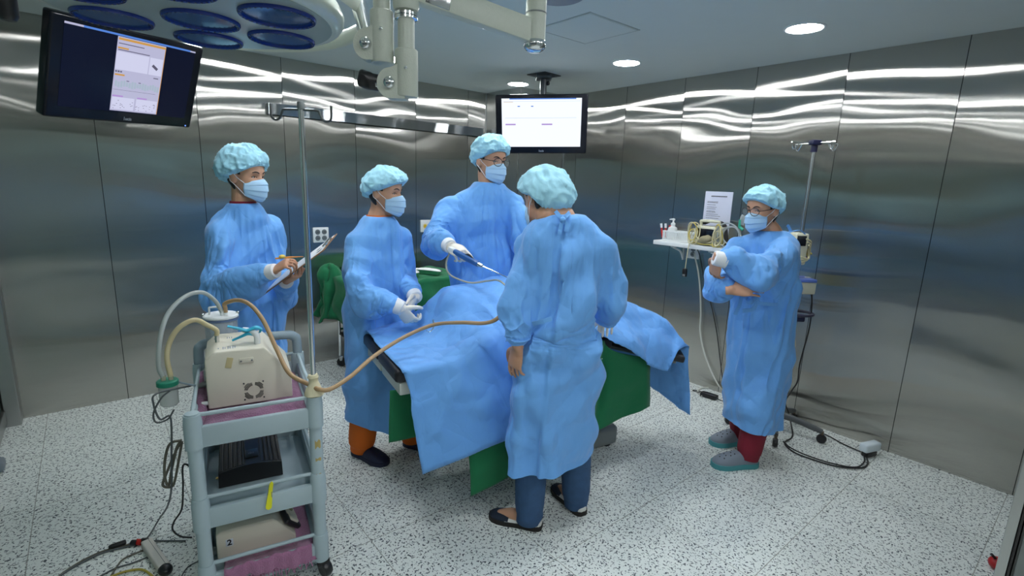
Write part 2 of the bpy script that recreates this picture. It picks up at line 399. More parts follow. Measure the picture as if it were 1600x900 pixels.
# ceiling downlights on a 1.22 m grid
M_lamp = emission('downlight_glow', (0.93, 0.97, 1.0, 1), LIGHT_STRENGTH)
def downlight(x, y, label, group=None):
    t = thing('downlight', label, 'ceiling light', (x, y, ZC), group=group)
    G().lathe([(0.088, -0.001), (0.094, -0.006), (0.104, -0.005), (0.107, 0.0)], (x, y, ZC)).build('trim_ring', M_white, t)
    G().lathe([(0.0001, -0.004), (0.089, -0.004), (0.089, 0.0), (0.0001, 0.0)], (x, y, ZC)).build('lens', M_lamp, t)
    return t
downlight(3.14, 1.32, 'lit round downlight nearest the camera along the right wall')
downlight(3.14, 2.535, 'lit round downlight in the middle of the ceiling row above the shelf')
downlight(3.14, 3.76, 'lit round downlight in the far corner behind the wall-corner monitor')
for (x, y) in ((1.92, 1.32), (1.92, 2.535), (1.92, 3.76), (0.7, 1.32), (0.7, 2.535), (0.7, 3.76)):
    downlight(x, y, 'lit round ceiling downlight hidden behind or above the surgical lamp', 'downlights out of sight above the surgical lamp')
for (x, y) in ((-0.3, -0.25), (0.9, -0.45), (2.0, -0.45), (0.3, -1.3), (1.5, -1.3)): downlight(x, y, 'unseen round ceiling light added behind the doorway as fill', 'unseen fill lights added outside the doorway')  # unseen lights added in the anteroom to fill from the camera side

# ------------------------------------------------------------------ people
M_skin = mat('skin', srgb(196, 150, 122), 0.5, var=0.05, scale=14, sss=0.12, spec=0.35)
M_hair = mat('black_hair', (0.012, 0.010, 0.010), 0.45, var=0.3, scale=40, bump=0.002, bscale=160)
M_eyew = mat('eye_white', srgb(225, 222, 218), 0.2)
M_iris = mat('dark_iris', (0.012, 0.008, 0.006), 0.1)
M_brow = mat('eyebrow_hair', (0.02, 0.015, 0.013), 0.7)
M_mask = mat('mask_fabric', srgb(176, 212, 240), 0.8, var=0.03)
M_strap = mat('mask_elastic', srgb(232, 236, 240), 0.8)
M_glove = mat('latex_glove', srgb(232, 226, 214), 0.45, var=0.03, spec=0.4)
M_cuff = mat('knit_cuff', srgb(232, 234, 236), 0.9, var=0.03, bump=0.001, bscale=300)
M_maroon = mat('maroon_scrubs', srgb(122, 22, 44), 0.85, var=0.1)
M_black = mat('black_plastic', (0.012, 0.012, 0.014), 0.35)
M_lens = mat('spectacle_lens', (0.9, 0.95, 1.0), 0.03, alpha=0.10)

def gown_mat(name, col):
    m = mat(name, col, 0.62, var=0.05, scale=3.0, sheen=0.15, spec=0.3)
    if m.get('done'): return m
    t = NT(m); b = t.n['Principled BSDF']
    tc = t.new('ShaderNodeTexCoord')
    def facets(scale, st, off):
        nz = t.new('ShaderNodeTexNoise', i_Scale=scale*1.1, i_Detail=1.0); t.link(tc.outputs['Object'], nz.inputs['Vector'])
        ad = t.new('ShaderNodeVectorMath', operation='MULTIPLY_ADD'); t.link(nz.outputs['Color'], ad.inputs[0]); ad.inputs[1].default_value = (st, st, st); t.link(tc.outputs['Object'], ad.inputs[2])
        mp = t.new('ShaderNodeMapping'); mp.inputs['Location'].default_value = (off, off*.7, off*.3); mp.inputs['Scale'].default_value = (1.0, 1.0, .6); t.link(ad.outputs[0], mp.inputs[0])
        vo = t.new('ShaderNodeTexVoronoi', feature='F1', i_Scale=scale); t.link(mp.outputs[0], vo.inputs['Vector'])
        v2 = t.new('ShaderNodeTexVoronoi', feature='F2', i_Scale=scale); t.link(mp.outputs[0], v2.inputs['Vector'])
        return t.math('SUBTRACT', v2.outputs['Distance'], vo.outputs['Distance'])
    h = t.math('ADD', t.math('MULTIPLY', facets(4.5, .10, 0.0), 1.0), t.math('MULTIPLY', facets(9.0, .05, 3.7), 0.40))
    bp = t.new('ShaderNodeBump', i_Strength=0.9, i_Distance=0.022); t.link(h, bp.inputs['Height']); t.link(bp.outputs[0], b.inputs['Normal'])
    m['done'] = 1
    return m
M_gown = gown_mat('blue_gown_fabric', srgb(110, 172, 238))
M_drape = gown_mat('blue_drape_fabric', srgb(108, 170, 238))
M_cap = gown_mat('cyan_cap_fabric', srgb(164, 218, 236))

def remesh(g, voxel, smooth=2, factor=0.5):
    me = bpy.data.meshes.new('tmp'); me.from_pydata(g.verts().tolist(), [], g.f); me.update()
    bm = bmesh.new(); bm.from_mesh(me); bmesh.ops.recalc_face_normals(bm, faces=bm.faces[:]); bm.to_mesh(me); bm.free()
    ob = bpy.data.objects.new('tmp', me); COL.objects.link(ob)
    md = ob.modifiers.new('r', 'REMESH'); md.mode = 'VOXEL'; md.voxel_size = voxel; md.adaptivity = 0.0
    if smooth: ms = ob.modifiers.new('s', 'SMOOTH'); ms.factor = factor; ms.iterations = smooth
    bpy.context.view_layer.update()
    dg = bpy.context.evaluated_depsgraph_get(); m2 = bpy.data.meshes.new_from_object(ob.evaluated_get(dg))
    V = np.array([v.co[:] for v in m2.vertices]); Fc = [tuple(p.vertices) for p in m2.polygons]
    bpy.data.objects.remove(ob); bpy.data.meshes.remove(me); bpy.data.meshes.remove(m2)
    return V, Fc
def vnormals(V, Fc):
    Q = np.array([tuple(f[:4]) if len(f) >= 4 else (*f, f[-1]) for f in Fc]); n = np.cross(V[Q[:, 2]]-V[Q[:, 0]], V[Q[:, 3]]-V[Q[:, 1]])
    N = np.zeros_like(V)
    for k in range(4): np.add.at(N, Q[:, k], n)
    return N/(np.linalg.norm(N, axis=1, keepdims=True)+1e-12)

# ---- head: rings of a measured profile with nose, sockets, brow, lips and cheeks pushed out of it
HZ = np.array([-.118, -.112, -.10, -.082, -.06, -.03, 0, .03, .06, .085, .105, .117])
HW = np.array([.010, .028, .043, .054, .062, .068, .072, .0745, .073, .063, .042, .010])
HFR = np.array([.070, .082, .088, .089, .0875, .085, .083, .088, .083, .064, .032, -.004])
HBK = np.array([.045, .010, -.012, -.035, -.056, -.076, -.089, -.096, -.095, -.083, -.055, -.022])
def head_xy(th, z):
    w = np.interp(z, HZ, HW); fr = np.interp(z, HZ, HFR); bk = np.interp(z, HZ, HBK)
    c, s_ = np.cos(th), np.sin(th)
    e = 2/2.35
    return w*np.sign(c)*np.abs(c)**e, (fr+bk)/2+(fr-bk)/2*np.sign(s_)*np.abs(s_)**e
def face_bump(x, z, y):
    g = lambda x0, z0, sx, sz: np.exp(-((x-x0)/sx)**2-((z-z0)/sz)**2)
    d = 0.024*g(0, -.034, .011, .013)+0.015*g(0, -.012, .009, .020)+.005*g(.012, -.037, .008, .008)+.005*g(-.012, -.037, .008, .008)
    d = d-.0085*g(.031, .001, .017, .011)-.0085*g(-.031, .001, .017, .011)
    d = d+.004*g(.03, .021, .022, .008)+.004*g(-.03, .021, .022, .008)+.005*g(0, -.066, .022, .006)+.005*g(0, -.077, .018, .006)
    d = d+.004*g(.045, -.024, .018, .016)+.004*g(-.045, -.024, .018, .016)+.004*g(0, -.103, .02, .012)
    return d*(y > 0.02)
def head_front(x, z):       # y of the face surface at (x, z)
    w = np.interp(z, HZ, HW); fr = np.interp(z, HZ, HFR); bk = np.interp(z, HZ, HBK)
    s_ = max(0.0, 1-(abs(x)/w)**2.35)**(1/2.35)
    y = (fr+bk)/2+(fr-bk)/2*s_
    return float(y+face_bump(np.array(x), np.array(z), np.array(y)))

class Frame:                # local x = the person's left, y = forward, z = up
    def __init__(s, o, f, up=(0, 0, 1), sc=1.0):
        s.o = np.asarray(o, float); u = unit(up); s.y = unit(np.asarray(f, float)-u*(np.asarray(f, float)@u)); s.z = u; s.x = np.cross(s.z, s.y)*1.0; s.sc = sc
        s.x = np.cross(s.y, s.z)*-1.0
        s.M = np.stack([s.x, s.y, s.z], 1)
    def __call__(s, p): return s.o+s.sc*(np.asarray(p, float)@s.M.T)

def add_head(g, fr):
    nz, nt = 64, 72
    z = np.sin(np.linspace(-np.pi/2, np.pi/2, nz)*0.999)*.118
    z = np.where(z < HZ[0], HZ[0], np.where(z > HZ[-1], HZ[-1], z)); th = np.linspace(0, 2*np.pi, nt, endpoint=False)
    R = np.zeros((nz, nt, 3))
    for i in range(nz):
        x, y = head_xy(th, z[i]); R[i, :, 0] = x; R[i, :, 1] = y+face_bump(x, np.full(nt, z[i]), y); R[i, :, 2] = z[i]
    g.rings(fr(R))
    for sd in (1, -1):
        a = 0.35; M = np.array([[math.cos(a), sd*math.sin(a)*-1, 0], [sd*math.sin(a), math.cos(a), 0], [0, 0, 1]])
        g.ell(fr((sd*.077, -.012, -.006)), (fr.sc*.010, fr.sc*.019, fr.sc*.031), M=fr.M@M)
        g.ell(fr((sd*.080, -.020, .004)), (fr.sc*.006, fr.sc*.012, fr.sc*.022), M=fr.M@M)

def finger(g, b, d, n, L, r0, curls):
    P = [b]; dd = unit(d); ax = unit(np.cross(d, n)); p = b
    for k, (fr_, c) in enumerate(zip((.45, .32, .23), curls)):
        c = math.radians(c); dd = unit(dd*math.cos(c)+np.cross(ax, dd)*math.sin(c)); p = p+dd*L*fr_; P.append(p)
    g.ctube(P, [r0, r0*.97, r0*.9, r0*.72], n=10, k=4)
    return P[-1]
def hand(g, w, d, n, thumb, off=0.0, curl=(25, 30, 20), spread=0.0, th_in=0.35, sc=1.0, curls=None):
    """w wrist, d finger direction, n palm normal, thumb = +1/-1: the side the thumb leaves, along cross(d,n)"""
    d = unit(d); n = unit(n-d*(n@d)); s = np.cross(d, n)*thumb
    R = []
    for (t, a, b) in ((-.03, .025, .021), (0, .027, .020), (.025, .034, .017), (.06, .041, .0145), (.088, .040, .0125), (.098, .034, .009)):
        a_ = np.linspace(0, 2*np.pi, 20, endpoint=False); R.append(w+d*t*sc+((a*sc+off)*np.cos(a_))[:, None]*s+((b*sc+off)*np.sin(a_))[:, None]*n)
    g.rings(np.array(R))
    for i, (sx, L) in enumerate(zip((.0325, .0112, -.0105, -.0315), (.076, .084, .078, .062))):
        b = w+d*(.088-abs(sx-.008)*.15)*sc+s*sx*sc; c = curls[i] if curls else (curl[0]+i*3, curl[1]+i*2, curl[2])
        finger(g, b, unit(d+s*sx*spread*8), n, L*sc, (.0080-.0004*i)*sc+off, c)
    b = w+d*.022*sc+s*.026*sc+n*.004
    p1_ = b+unit(s*.75+d*.55+n*th_in*.6)*.036*sc; p2_ = p1_+unit(s*.30+d*.85+n*th_in)*.034*sc; p3_ = p2_+unit(d*1.0+n*th_in*1.1-s*.05)*.026*sc; P = [b, p1_, p2_, p3_]
    g.ctube(P, [(.0135)*sc+off, (.0115)*sc+off, .0098*sc+off, .0078*sc+off], n=10, k=4)

def subdiv(V, Fc, lv=1):
    me = bpy.data.meshes.new('tmp'); me.from_pydata(np.asarray(V).tolist(), [], Fc); ob = bpy.data.objects.new('tmp', me); COL.objects.link(ob)
    md = ob.modifiers.new('s', 'SUBSURF'); md.levels = lv; md.render_levels = lv
    bpy.context.view_layer.update(); dg = bpy.context.evaluated_depsgraph_get(); m2 = bpy.data.meshes.new_from_object(ob.evaluated_get(dg))
    V = np.array([v.co[:] for v in m2.vertices]); Fc = [tuple(p.vertices) for p in m2.polygons]
    bpy.data.objects.remove(ob); bpy.data.meshes.remove(me); bpy.data.meshes.remove(m2)
    return V, Fc
def unspike(V, Fc, iters=10, thr=.55):
    """relax vertices whose surface has pinched or folded over"""
    E = np.array([(f[i], f[(i+1) % len(f)]) for f in Fc for i in range(len(f))]); E = np.vstack([E, E[:, ::-1]]); n = len(V)
    deg = np.bincount(E[:, 0], minlength=n)[:, None]+1e-9
    avg = lambda X: np.stack([np.bincount(E[:, 0], X[E[:, 1], k], n) for k in range(3)], 1)/deg
    V = V.copy()
    for _ in range(iters):
        N = vnormals(V, Fc); M_ = avg(N); bad = (N*M_).sum(1) < thr
        bad = bad | (np.bincount(E[:, 0], bad[E[:, 1]].astype(float), n) > 0)
        V[bad] = .4*V[bad]+.6*avg(V)[bad]
    return V
def crumple(V, Fc, seed, amp=.0125, lo=14, hi=55, n=10, zs=.8, mask=None):
    """papery folds: creased triangle waves running in several directions, each only in patches"""
    N = vnormals(V, Fc); rs = np.random.RandomState(seed); Wp = V+.055*np.stack([vnoise(V*3.2, seed+k) for k in range(3)], 1)+.010*np.stack([vnoise(V*11, seed+50+k) for k in range(3)], 1)
    tri = lambda x: np.abs(((x/np.pi) % 2)-1)*2-1
    H = 0
    for k in range(n):
        dv = unit(rs.normal(size=3)*A(1, 1, zs)); fq = rs.uniform(lo, hi); m = np.clip(vnoise(V*rs.uniform(2.5, 4.5)+k*3.1, seed+80+k)*2.0+.30, 0, 1)
        t_ = tri(Wp@dv*fq+rs.uniform(0, 6)); t_ = np.sign(t_)*np.abs(t_)**.9
        H = H+amp*(20/fq)*t_*m
    if mask is not None: H = H*mask
    return V+N*H[:, None]

def clothify(V, Fc, pinw, coll, frames=32, shrink=-0.08, mass=0.25, bend=0.02, grav=1.0, qual=6, stiff=1.0, dist=.006, ten=15, name='c'):
    """hang the sheet on a collider: it is grown a little so that it buckles into real creases"""
    if not SIM: return V
    co = None
    if coll is not None:
      cm = bpy.data.meshes.new('coll'); cm.from_pydata(np.asarray(coll[0]).tolist(), [], coll[1]); cm.update()
      co = bpy.data.objects.new('coll', cm); COL.objects.link(co); co.modifiers.new('col', 'COLLISION')
      co.collision.thickness_outer = dist; co.collision.thickness_inner = .03; co.collision.cloth_friction = 12; co.collision.damping = .5
    me = bpy.data.meshes.new(name); me.from_pydata(np.asarray(V).tolist(), [], Fc); me.update()
    ob = bpy.data.objects.new(name, me); COL.objects.link(ob)
    vg = ob.vertex_groups.new(name='pin')
    q = np.round(np.clip(pinw, 0, 1)*50).astype(int)
    for lv in np.unique(q): vg.add([int(i) for i in np.nonzero(q == lv)[0]], lv/50, 'REPLACE')
    md = ob.modifiers.new('cloth', 'CLOTH'); s = md.settings
    s.quality = qual; s.mass = mass; s.tension_stiffness = ten; s.compression_stiffness = ten; s.shear_stiffness = ten*.5; s.bending_stiffness = bend
    s.tension_damping = 5; s.compression_damping = 5; s.shear_damping = 5; s.bending_damping = .5; s.air_damping = 3
    s.vertex_group_mass = 'pin'; s.pin_stiffness = stiff; s.shrink_min = shrink
    s.effector_weights.gravity = grav
    md.collision_settings.use_collision = coll is not None; md.collision_settings.collision_quality = 2; md.collision_settings.distance_min = dist
    md.point_cache.frame_start = 1; md.point_cache.frame_end = frames+1
    SC.frame_start = 1; SC.frame_end = frames+1
    for f in range(1, frames+1): SC.frame_set(f)
    dg = bpy.context.evaluated_depsgraph_get(); ev = ob.evaluated_get(dg); m2 = ev.to_mesh()
    out = np.zeros(len(m2.vertices)*3); m2.vertices.foreach_get('co', out); out = out.reshape(-1, 3).copy(); ev.to_mesh_clear()
    SC.frame_set(1)
    bpy.data.objects.remove(ob); bpy.data.meshes.remove(me)
    if co: bpy.data.objects.remove(co); bpy.data.meshes.remove(cm)
    if not np.isfinite(out).all() or np.abs(out-V).max() > 0.6: print('CLOTH FAILED', name, np.abs(out-V).max()); return V
    return out

def sring(c, l, f, a, b, n=48, e=2.3, up=None):
    th = np.linspace(0, 2*np.pi, n, endpoint=False); cc, ss = np.cos(th), np.sin(th)
    return np.asarray(c, float)+(a*np.sign(cc)*np.abs(cc)**(2/e))[:, None]*l+(b*np.sign(ss)*np.abs(ss)**(2/e))[:, None]*f

def cap_mesh(fr, puff=.05, top=.045, seed=1, back=1.3, front=1.0, tilt=0.0, lift=0.0, side=(0, 0), drop=0.0):
    nphi, ns = 144, 40
    phi = np.linspace(0, 2*np.pi, nphi, endpoint=False)
    P = np.zeros((ns, nphi, 3))
    T = np.array([side[0], -.018+side[1], .118+top])
    for j, p in enumerate(phi):
        cy = np.cos(p)                                            # 1 front, -1 back
        zr = .012+.050*cy+lift*max(cy, 0)+tilt*np.sin(p)-drop*max(-cy+.2, 0)
        x, y = head_xy(np.array([np.pi/2+p]), zr); n2 = unit(A(float(x[0]), float(y[0])+.005, 0))
        R = A(float(x[0]), float(y[0]), zr)+n2*.006
        pf = puff*(front if cy > 0 else back)*(1 if abs(cy) > .99 else 1)
        pf = puff*(front*(1+cy)/2+back*(1-cy)/2)
        c1 = R+n2*(pf*1.35+drop*2.2*max(-cy+.2, 0))+A(0, 0, -.012+.05*max(cy, 0)*0.6); c2 = T+A(n2[0], n2[1], 0)*(.075+pf*.9)+A(0, 0, .004)
        t = np.linspace(0, 1, ns)[:, None]**1.25
        P[:, j] = (1-t)**3*R+3*(1-t)**2*t*c1+3*(1-t)*t*t*c2+t**3*T
    s_ = np.linspace(0, 1, ns)[:, None]; ph = phi[None, :]
    C = np.array([0, -.015, .04]); D = P-C; D /= np.linalg.norm(D, axis=2, keepdims=True)
    flat = P.reshape(-1, 3)
    wv = fbm(flat*14+seed*7.3, seed, 2).reshape(ns, nphi); w2 = fbm(flat*34+seed*3.1, seed+5, 2).reshape(ns, nphi)
    pl = np.sin(26*ph+3*np.sin(ph*3+seed)+4*wv)*np.exp(-s_*5.5)*.0042*(s_ > 0.01)
    rid = (1-np.abs(wv))**3*.014+(1-np.abs(w2))**3*.006
    env = np.minimum(1, s_*5)
    P = P+D*(pl+(rid-.010)*env)[:, :, None]
    g = G(); f = []
    for i in range(ns-1):
        for j in range(nphi):
            j2 = (j+1) % nphi; f.append((i*nphi+j, i*nphi+j2, (i+1)*nphi+j2, (i+1)*nphi+j))
    g.add(fr(P.reshape(-1, 3)), f)
    # gathered elastic edge
    rim = P[0].copy(); g2 = G(); g2.tube(fr(rim[::3]), .0032*fr.sc, n=6, k=2, closed=True)
    return g, g2

def mask_mesh(fr, seed=0):
    nu, nv = 41, 37
    P = np.zeros((nv, nu, 3))
    for i, v in enumerate(np.linspace(0, 1, nv)):
        yc = np.interp(v, [0, .12, .28, .5, .75, .92, 1], [.101, .112, .121, .119, .111, .100, .088])
        zc = np.interp(v, [0, 1], [-.006, -.124]); ze = np.interp(v, [0, 1], [-.030, -.094]); hw = np.interp(v, [0, .5, 1], [.064, .067, .060])
        for j, u in enumerate(np.linspace(-1, 1, nu)):
            k = abs(u)**1.7
            x = hw*np.sin(u*1.15)/np.sin(1.15); y = yc*(1-k)+.036*k; z = zc*(1-k**.8)+ze*k**.8
            ple = (.006*((v*3.4+.2) % 1.0)-.002)*(1-abs(u)**3)*(0.06 < v < .92)
            P[i, j] = (x, y+ple, z)
    g = G(); g.grid(fr(P)); return g

def shoe(parent, heel, d, L=.285, mt=None, sole_mt=None, name='clog', h=.075, holes=True, w=1.0, toe_mt=None, low=False, sth=.022):
    d = unit(A(d[0], d[1], 0)); s = np.cross(UP, d); heel = A(heel[0], heel[1], 0)
    ts = np.array([0, .03, .10, .22, .36, .50, .66, .80, .91, .97, 1.0]); wd = np.array([.012, .026, .036, .038, .038, .043, .050, .050, .041, .026, .010])*w
    hh = (np.array([.030, .046, .050, .052, .070, .078, .068, .055, .045, .036, .026])*(h/.078) if not low else np.array([.034, .05, .054, .05, .04, .036, .036, .034, .03, .026, .02]))
    a = np.linspace(0, np.pi, 15)
    R = []
    for t, ww, hz in zip(ts, wd, hh):
        top = [heel+d*t*L+s*ww*np.sign(np.cos(q))*abs(np.cos(q))**.75+UP*(.018+(hz-.018)*abs(np.sin(q))**.8) for q in a]
        bot = [heel+d*t*L+s*ww*c+UP*.016 for c in (-.7, 0, .7)]
        R.append(top+bot)
    up = G().rings(np.array(R)).build(name, mt, parent, smooth=True, ang=60)
    R = []
    for t, ww in zip(ts, wd):
        o = ww+.004; R.append([heel+d*(t*1.02-.01)*L+s*o*c+UP*z for c, z in ((1, .0), (1.03, .012), (1, sth), (0, sth+.002), (-1, sth), (-1.03, .012), (-1, .0), (0, .0))])
    G().rings(np.array(R)).build('sole', sole_mt or mt, up, ang=50)
    if holes:
        g = G()
        for (t, c) in ((.62, 0), (.66, .45), (.66, -.45), (.74, .2), (.74, -.22), (.80, .5), (.80, -.5), (.85, 0), (.57, .4), (.57, -.4)):
            ww = np.interp(t, ts, wd); hz = np.interp(t, ts, hh); q = np.arccos(np.clip(np.sign(c)*abs(c)**(1/.75), -1, 1))
            p = heel+d*t*L+s*ww*c+UP*(.018+(hz-.018)*abs(np.sin(q))**.8)
            nn = unit(UP*.8+s*c*.6+d*.25); g.cyl(p-nn*.004, p+nn*.0012, .0042, n=10)
        g.build('vent_hole', M_black, up)
    return up

def ribbon(g, pts, wdt, nrm, thick=.0015, k=6):
    P = spline(pts, k); T, _, _ = frames(P); N = np.asarray(nrm, float) if np.ndim(nrm) == 1 else nrm
    S = np.cross(T, np.broadcast_to(N, T.shape)); S /= np.linalg.norm(S, axis=1, keepdims=True)+1e-9
    Q = np.cross(S, T)
    R = np.stack([P+S*wdt/2+Q*thick, P-S*wdt/2+Q*thick, P-S*wdt/2-Q*thick, P+S*wdt/2-Q*thick], 1)
    g.rings(R); return g

def person(label, base, bf, hd, hf, hup, hs, sh, el, wr, hands, torso, feet, knees=None, legr=(.08, .06, .05), hip=None, sleeve=(.088, .086, .074, .052), cap=None, mask=True, glasses=False,
           collar=None, pants=None, pants_mt=None, gseed=1, neck=None, group=None, shrink=-.11, gown_post=None, pad=.030, hem=None, crz=1.0, gsc=.94):
    """one figure: a continuous body mesh with hair, cap, mask, gown, trousers and shoes as children"""
    base = A(base[0], base[1], 0)
    l = np.cross(UP, bf)                                    # the person's left
    fr = Frame(hd, hf, hup, hs)
    g = G()
    add_head(g, fr)
    nb = np.asarray(neck, float)
    g.ctube([nb-UP*.05, nb, fr((0, -.022, -.085)), fr((0, -.02, -.04))], [.066, .060, .056*hs, .058*hs], n=20)
    # trunk and limbs stay inside the clothes
    zs = nb[2]; hipc = np.asarray(torso[-3][0], float) if hip is None else np.asarray(hip, float)
    tr = []
    for t, a, b in ((0, .06, .055), (.12, .14, .075), (.3, .15, .09), (.6, .125, .085), (1.0, .14, .095), (1.12, .10, .08)):
        c = nb*(1-t)+hipc*t; tr.append(sring(c-UP*.02, l, bf, a*.9, b*.9))
    g.rings(np.array(tr))
    for i in (0, 1):
        g.ctube([sh[i], sh[i]*.5+el[i]*.5, el[i], el[i]*.5+wr[i]*.5, wr[i]], [.042, .040, .036, .034, .026], n=16, k=5)
    for i in (0, 1):
        hj = hipc+l*(.085 if i == 0 else -.085); ft = np.asarray(feet[i][0], float); d = unit(A(feet[i][1][0], feet[i][1][1], 0)); ank = A(ft[0], ft[1], .085)+d*.06
        kn = (hj+ank)/2+bf*.03 if knees is None else np.asarray(knees[i], float)
        g.ctube([hj, kn, ank], [.075, .052, .038], n=16)
        g.ctube([ank-UP*.04-d*.01, ank-UP*.045+d*.09, ank-UP*.055+d*.15], [.034, .030, .020], n=14)
    for i, hnd in enumerate(hands):
        if hnd and not hnd.get('glove'): hand(g, wr[i], hnd['d'], hnd['n'], hnd['th'], 0, hnd.get('curl', (25, 30, 20)), hnd.get('spread', 0), hnd.get('in', .35), curls=hnd.get('curls'))
    V, Fc = remesh(g, .0040, 1, .4)
    body = mk('person', V, Fc, M_skin, None, origin=base, ang=180)
    tag(body, label, 'person', group)
    # face
    for sd in (1, -1):
        y = head_front(sd*.031, .001)
        e = G().ell(fr((sd*.031, y-.004, .001)), (hs*.0130, hs*.008, hs*.0040), M=fr.M).build('eye', M_eyew, body)
        G().ell(fr((sd*.031, y+.0012, .001)), (hs*.0052, hs*.0036, hs*.0042), M=fr.M).build('iris', M_iris, e)
        G().tube(fr([(sd*.017, head_front(sd*.017, .001)+.001, .000), (sd*.025, y+.004, .0045), (sd*.034, y+.004, .0048), (sd*.045, head_front(sd*.045, .001)+.002, .001)]), hs*.0017, n=6).build('eyelid', M_brow, e)
        G().tube(fr([(sd*.013, head_front(sd*.013, .022)+.001, .021), (sd*.024, head_front(sd*.024, .027)+.001, .0265), (sd*.036, head_front(sd*.036, .027)+.001, .0275), (sd*.047, head_front(sd*.047, .021)+.001, .0225)]), [hs*.0028, hs*.0034, hs*.003, hs*.0014], n=6, flat=.6).build('eyebrow', M_brow, body)
    # hair: a shell behind and beside the ears
    th = np.linspace(np.pi+.10, 2*np.pi-.10, 40); zz = np.linspace(-.070, .015, 22); Pg = np.zeros((22, 40, 3))
    for i, z in enumerate(zz):
        x, y = head_xy(th, z); r = np.hypot(x, y+.003)+1e-9; off = .003+.004*min(1, (z+.070)/.05)
        Pg[i, :, 0] = x*(1+off/r); Pg[i, :, 1] = y*(1+off/r); Pg[i, :, 2] = z+.055*np.clip((np.abs(th-1.5*np.pi)-.95)/.5, 0, 1)*np.clip((.015-z)/.08, 0, 1)
    G().grid(fr(Pg)).build('hair', M_hair, body, solid=.006, ang=180)
    for sd in (1, -1):
        G().box(fr((sd*.0728, .018, .028)), (hs*.005, hs*.014, hs*.036), .002, M=fr.M).build('sideburn', M_hair, body)
    g1, g2 = cap_mesh(fr, **cap); cp = g1.build('bouffant_cap', M_cap, body, ang=180, solid=.0008); g2.build('elastic_edge', M_cap, cp)
    if mask:
        mk_ = mask_mesh(fr).build('face_mask', M_mask, body, solid=.0015, ang=50)
        for sd in (1, -1):
            g = G()
            g.tube(fr([(sd*.064, .040, -.030), (sd*.078, .012, -.006), (sd*.083, -.010, .018), (sd*.084, -.026, .012)]), .0014*hs, n=6)
            g.tube(fr([(sd*.060, .040, -.094), (sd*.074, .015, -.060), (sd*.083, -.010, -.034), (sd*.085, -.026, -.020), (sd*.084, -.026, .012)]), .0014*hs, n=6)
            g.build('ear_loop', M_strap, mk_)
    if glasses:
        g = G(); gl = G()
        for sd in (1, -1):
            a = np.linspace(0, 2*np.pi, 20, endpoint=False); c = A(sd*.0345, .107, -.001)
            ring = np.stack([c[0]+.0255*np.cos(a), c[1]-.012*np.abs(np.cos(a)*.0255+sd*.0345)**2/.0036, c[2]+.0215*np.sin(a)], 1); g.tube(fr(ring), .0019*hs, n=6, k=2, closed=True)
            gl.add(fr(np.vstack([ring, c])), [(i, (i+1) % 20, 20) for i in range(20)])
            g.tube(fr([(sd*.059, .098, .004), (sd*.074, .075, .006), (sd*.080, .02, .010), (sd*.083, -.015, .012), (sd*.083, -.03, .0)]), .0018*hs, n=6)
        g.tube(fr([(-.0095, .107, .004), (0, .110, .008), (.0095, .107, .004)]), .0017*hs, n=6)
        go = g.build('glasses', M_black, body); gl.build('lens', M_lens, go)
    # gown: trunk and sleeves melted into one sheet, then left to buckle
    g = G(); g.rings(np.array([sring(np.asarray(c, float), l, bf, a*(1-(1-gsc)*min(1, q/3)), b*(1-(1-gsc)*min(1, q/3)), e=2.2) for q, (c, a, b) in enumerate(torso)]))
    for i in (0, 1):
        w2 = wr[i]-unit(wr[i]-el[i])*.042; e2 = el[i]*.5+w2*.5
        g.ctube([sh[i], sh[i]*.5+el[i]*.5, el[i], e2, w2], [sleeve[0]*.90, sleeve[0]*.92, sleeve[1]*.90, sleeve[2]*.92, sleeve[3]], n=20, k=5)
    V, Fc = remesh(g, .0125, 2, .5)
    N = vnormals(V, Fc); zmin = V[:, 2].min(); zmax = V[:, 2].max()
    hemf = lambda f: (N[list(f), 2].mean() < -.6) and (V[list(f), 2].mean() < zmin+.012)      # open the hem
    Fc = [f for f in Fc if not hemf(f)]
    used = np.unique([i for f in Fc for i in f]); mp = -np.ones(len(V), int); mp[used] = np.arange(len(used)); V = V[used]; N = N[used]; Fc = [tuple(int(mp[i]) for i in f) for f in Fc]
    # hang it on the padded figure
    gc = G(); gc.rings(np.array([sring(np.asarray(c, float), l, bf, max(a-pad, .05), max(b-pad, .05), e=2.2) for c, a, b in torso[:-3]]))
    for i in (0, 1):
        e2 = el[i]*.5+wr[i]*.5
        gc.ctube([sh[i], sh[i]*.5+el[i]*.5, el[i], e2, wr[i]], [sleeve[0]*.78, sleeve[0]*.66, sleeve[1]*.66, sleeve[2]*.66, sleeve[3]*.7], n=16, k=4)
        hj = hipc+l*(.085 if i == 0 else -.085); ft = np.asarray(feet[i][0], float); d = unit(A(feet[i][1][0], feet[i][1][1], 0)); ank = A(ft[0], ft[1], .085)+d*.06
        gc.ctube([hj, (hj+ank)/2+bf*.03, ank], [.10, legr[0]+.012, legr[1]+.012], n=16)
    Vc, Fcc = remesh(gc, .02, 2, .5)
    pin = np.zeros(len(V)); pin[V[:, 2] > zmax-.035] = 1.0
    for i in (0, 1): pin[np.linalg.norm(V-wr[i], axis=1) < .055] = 1.0
    V = clothify(V, Fc, pin, (Vc, Fcc), shrink=shrink)
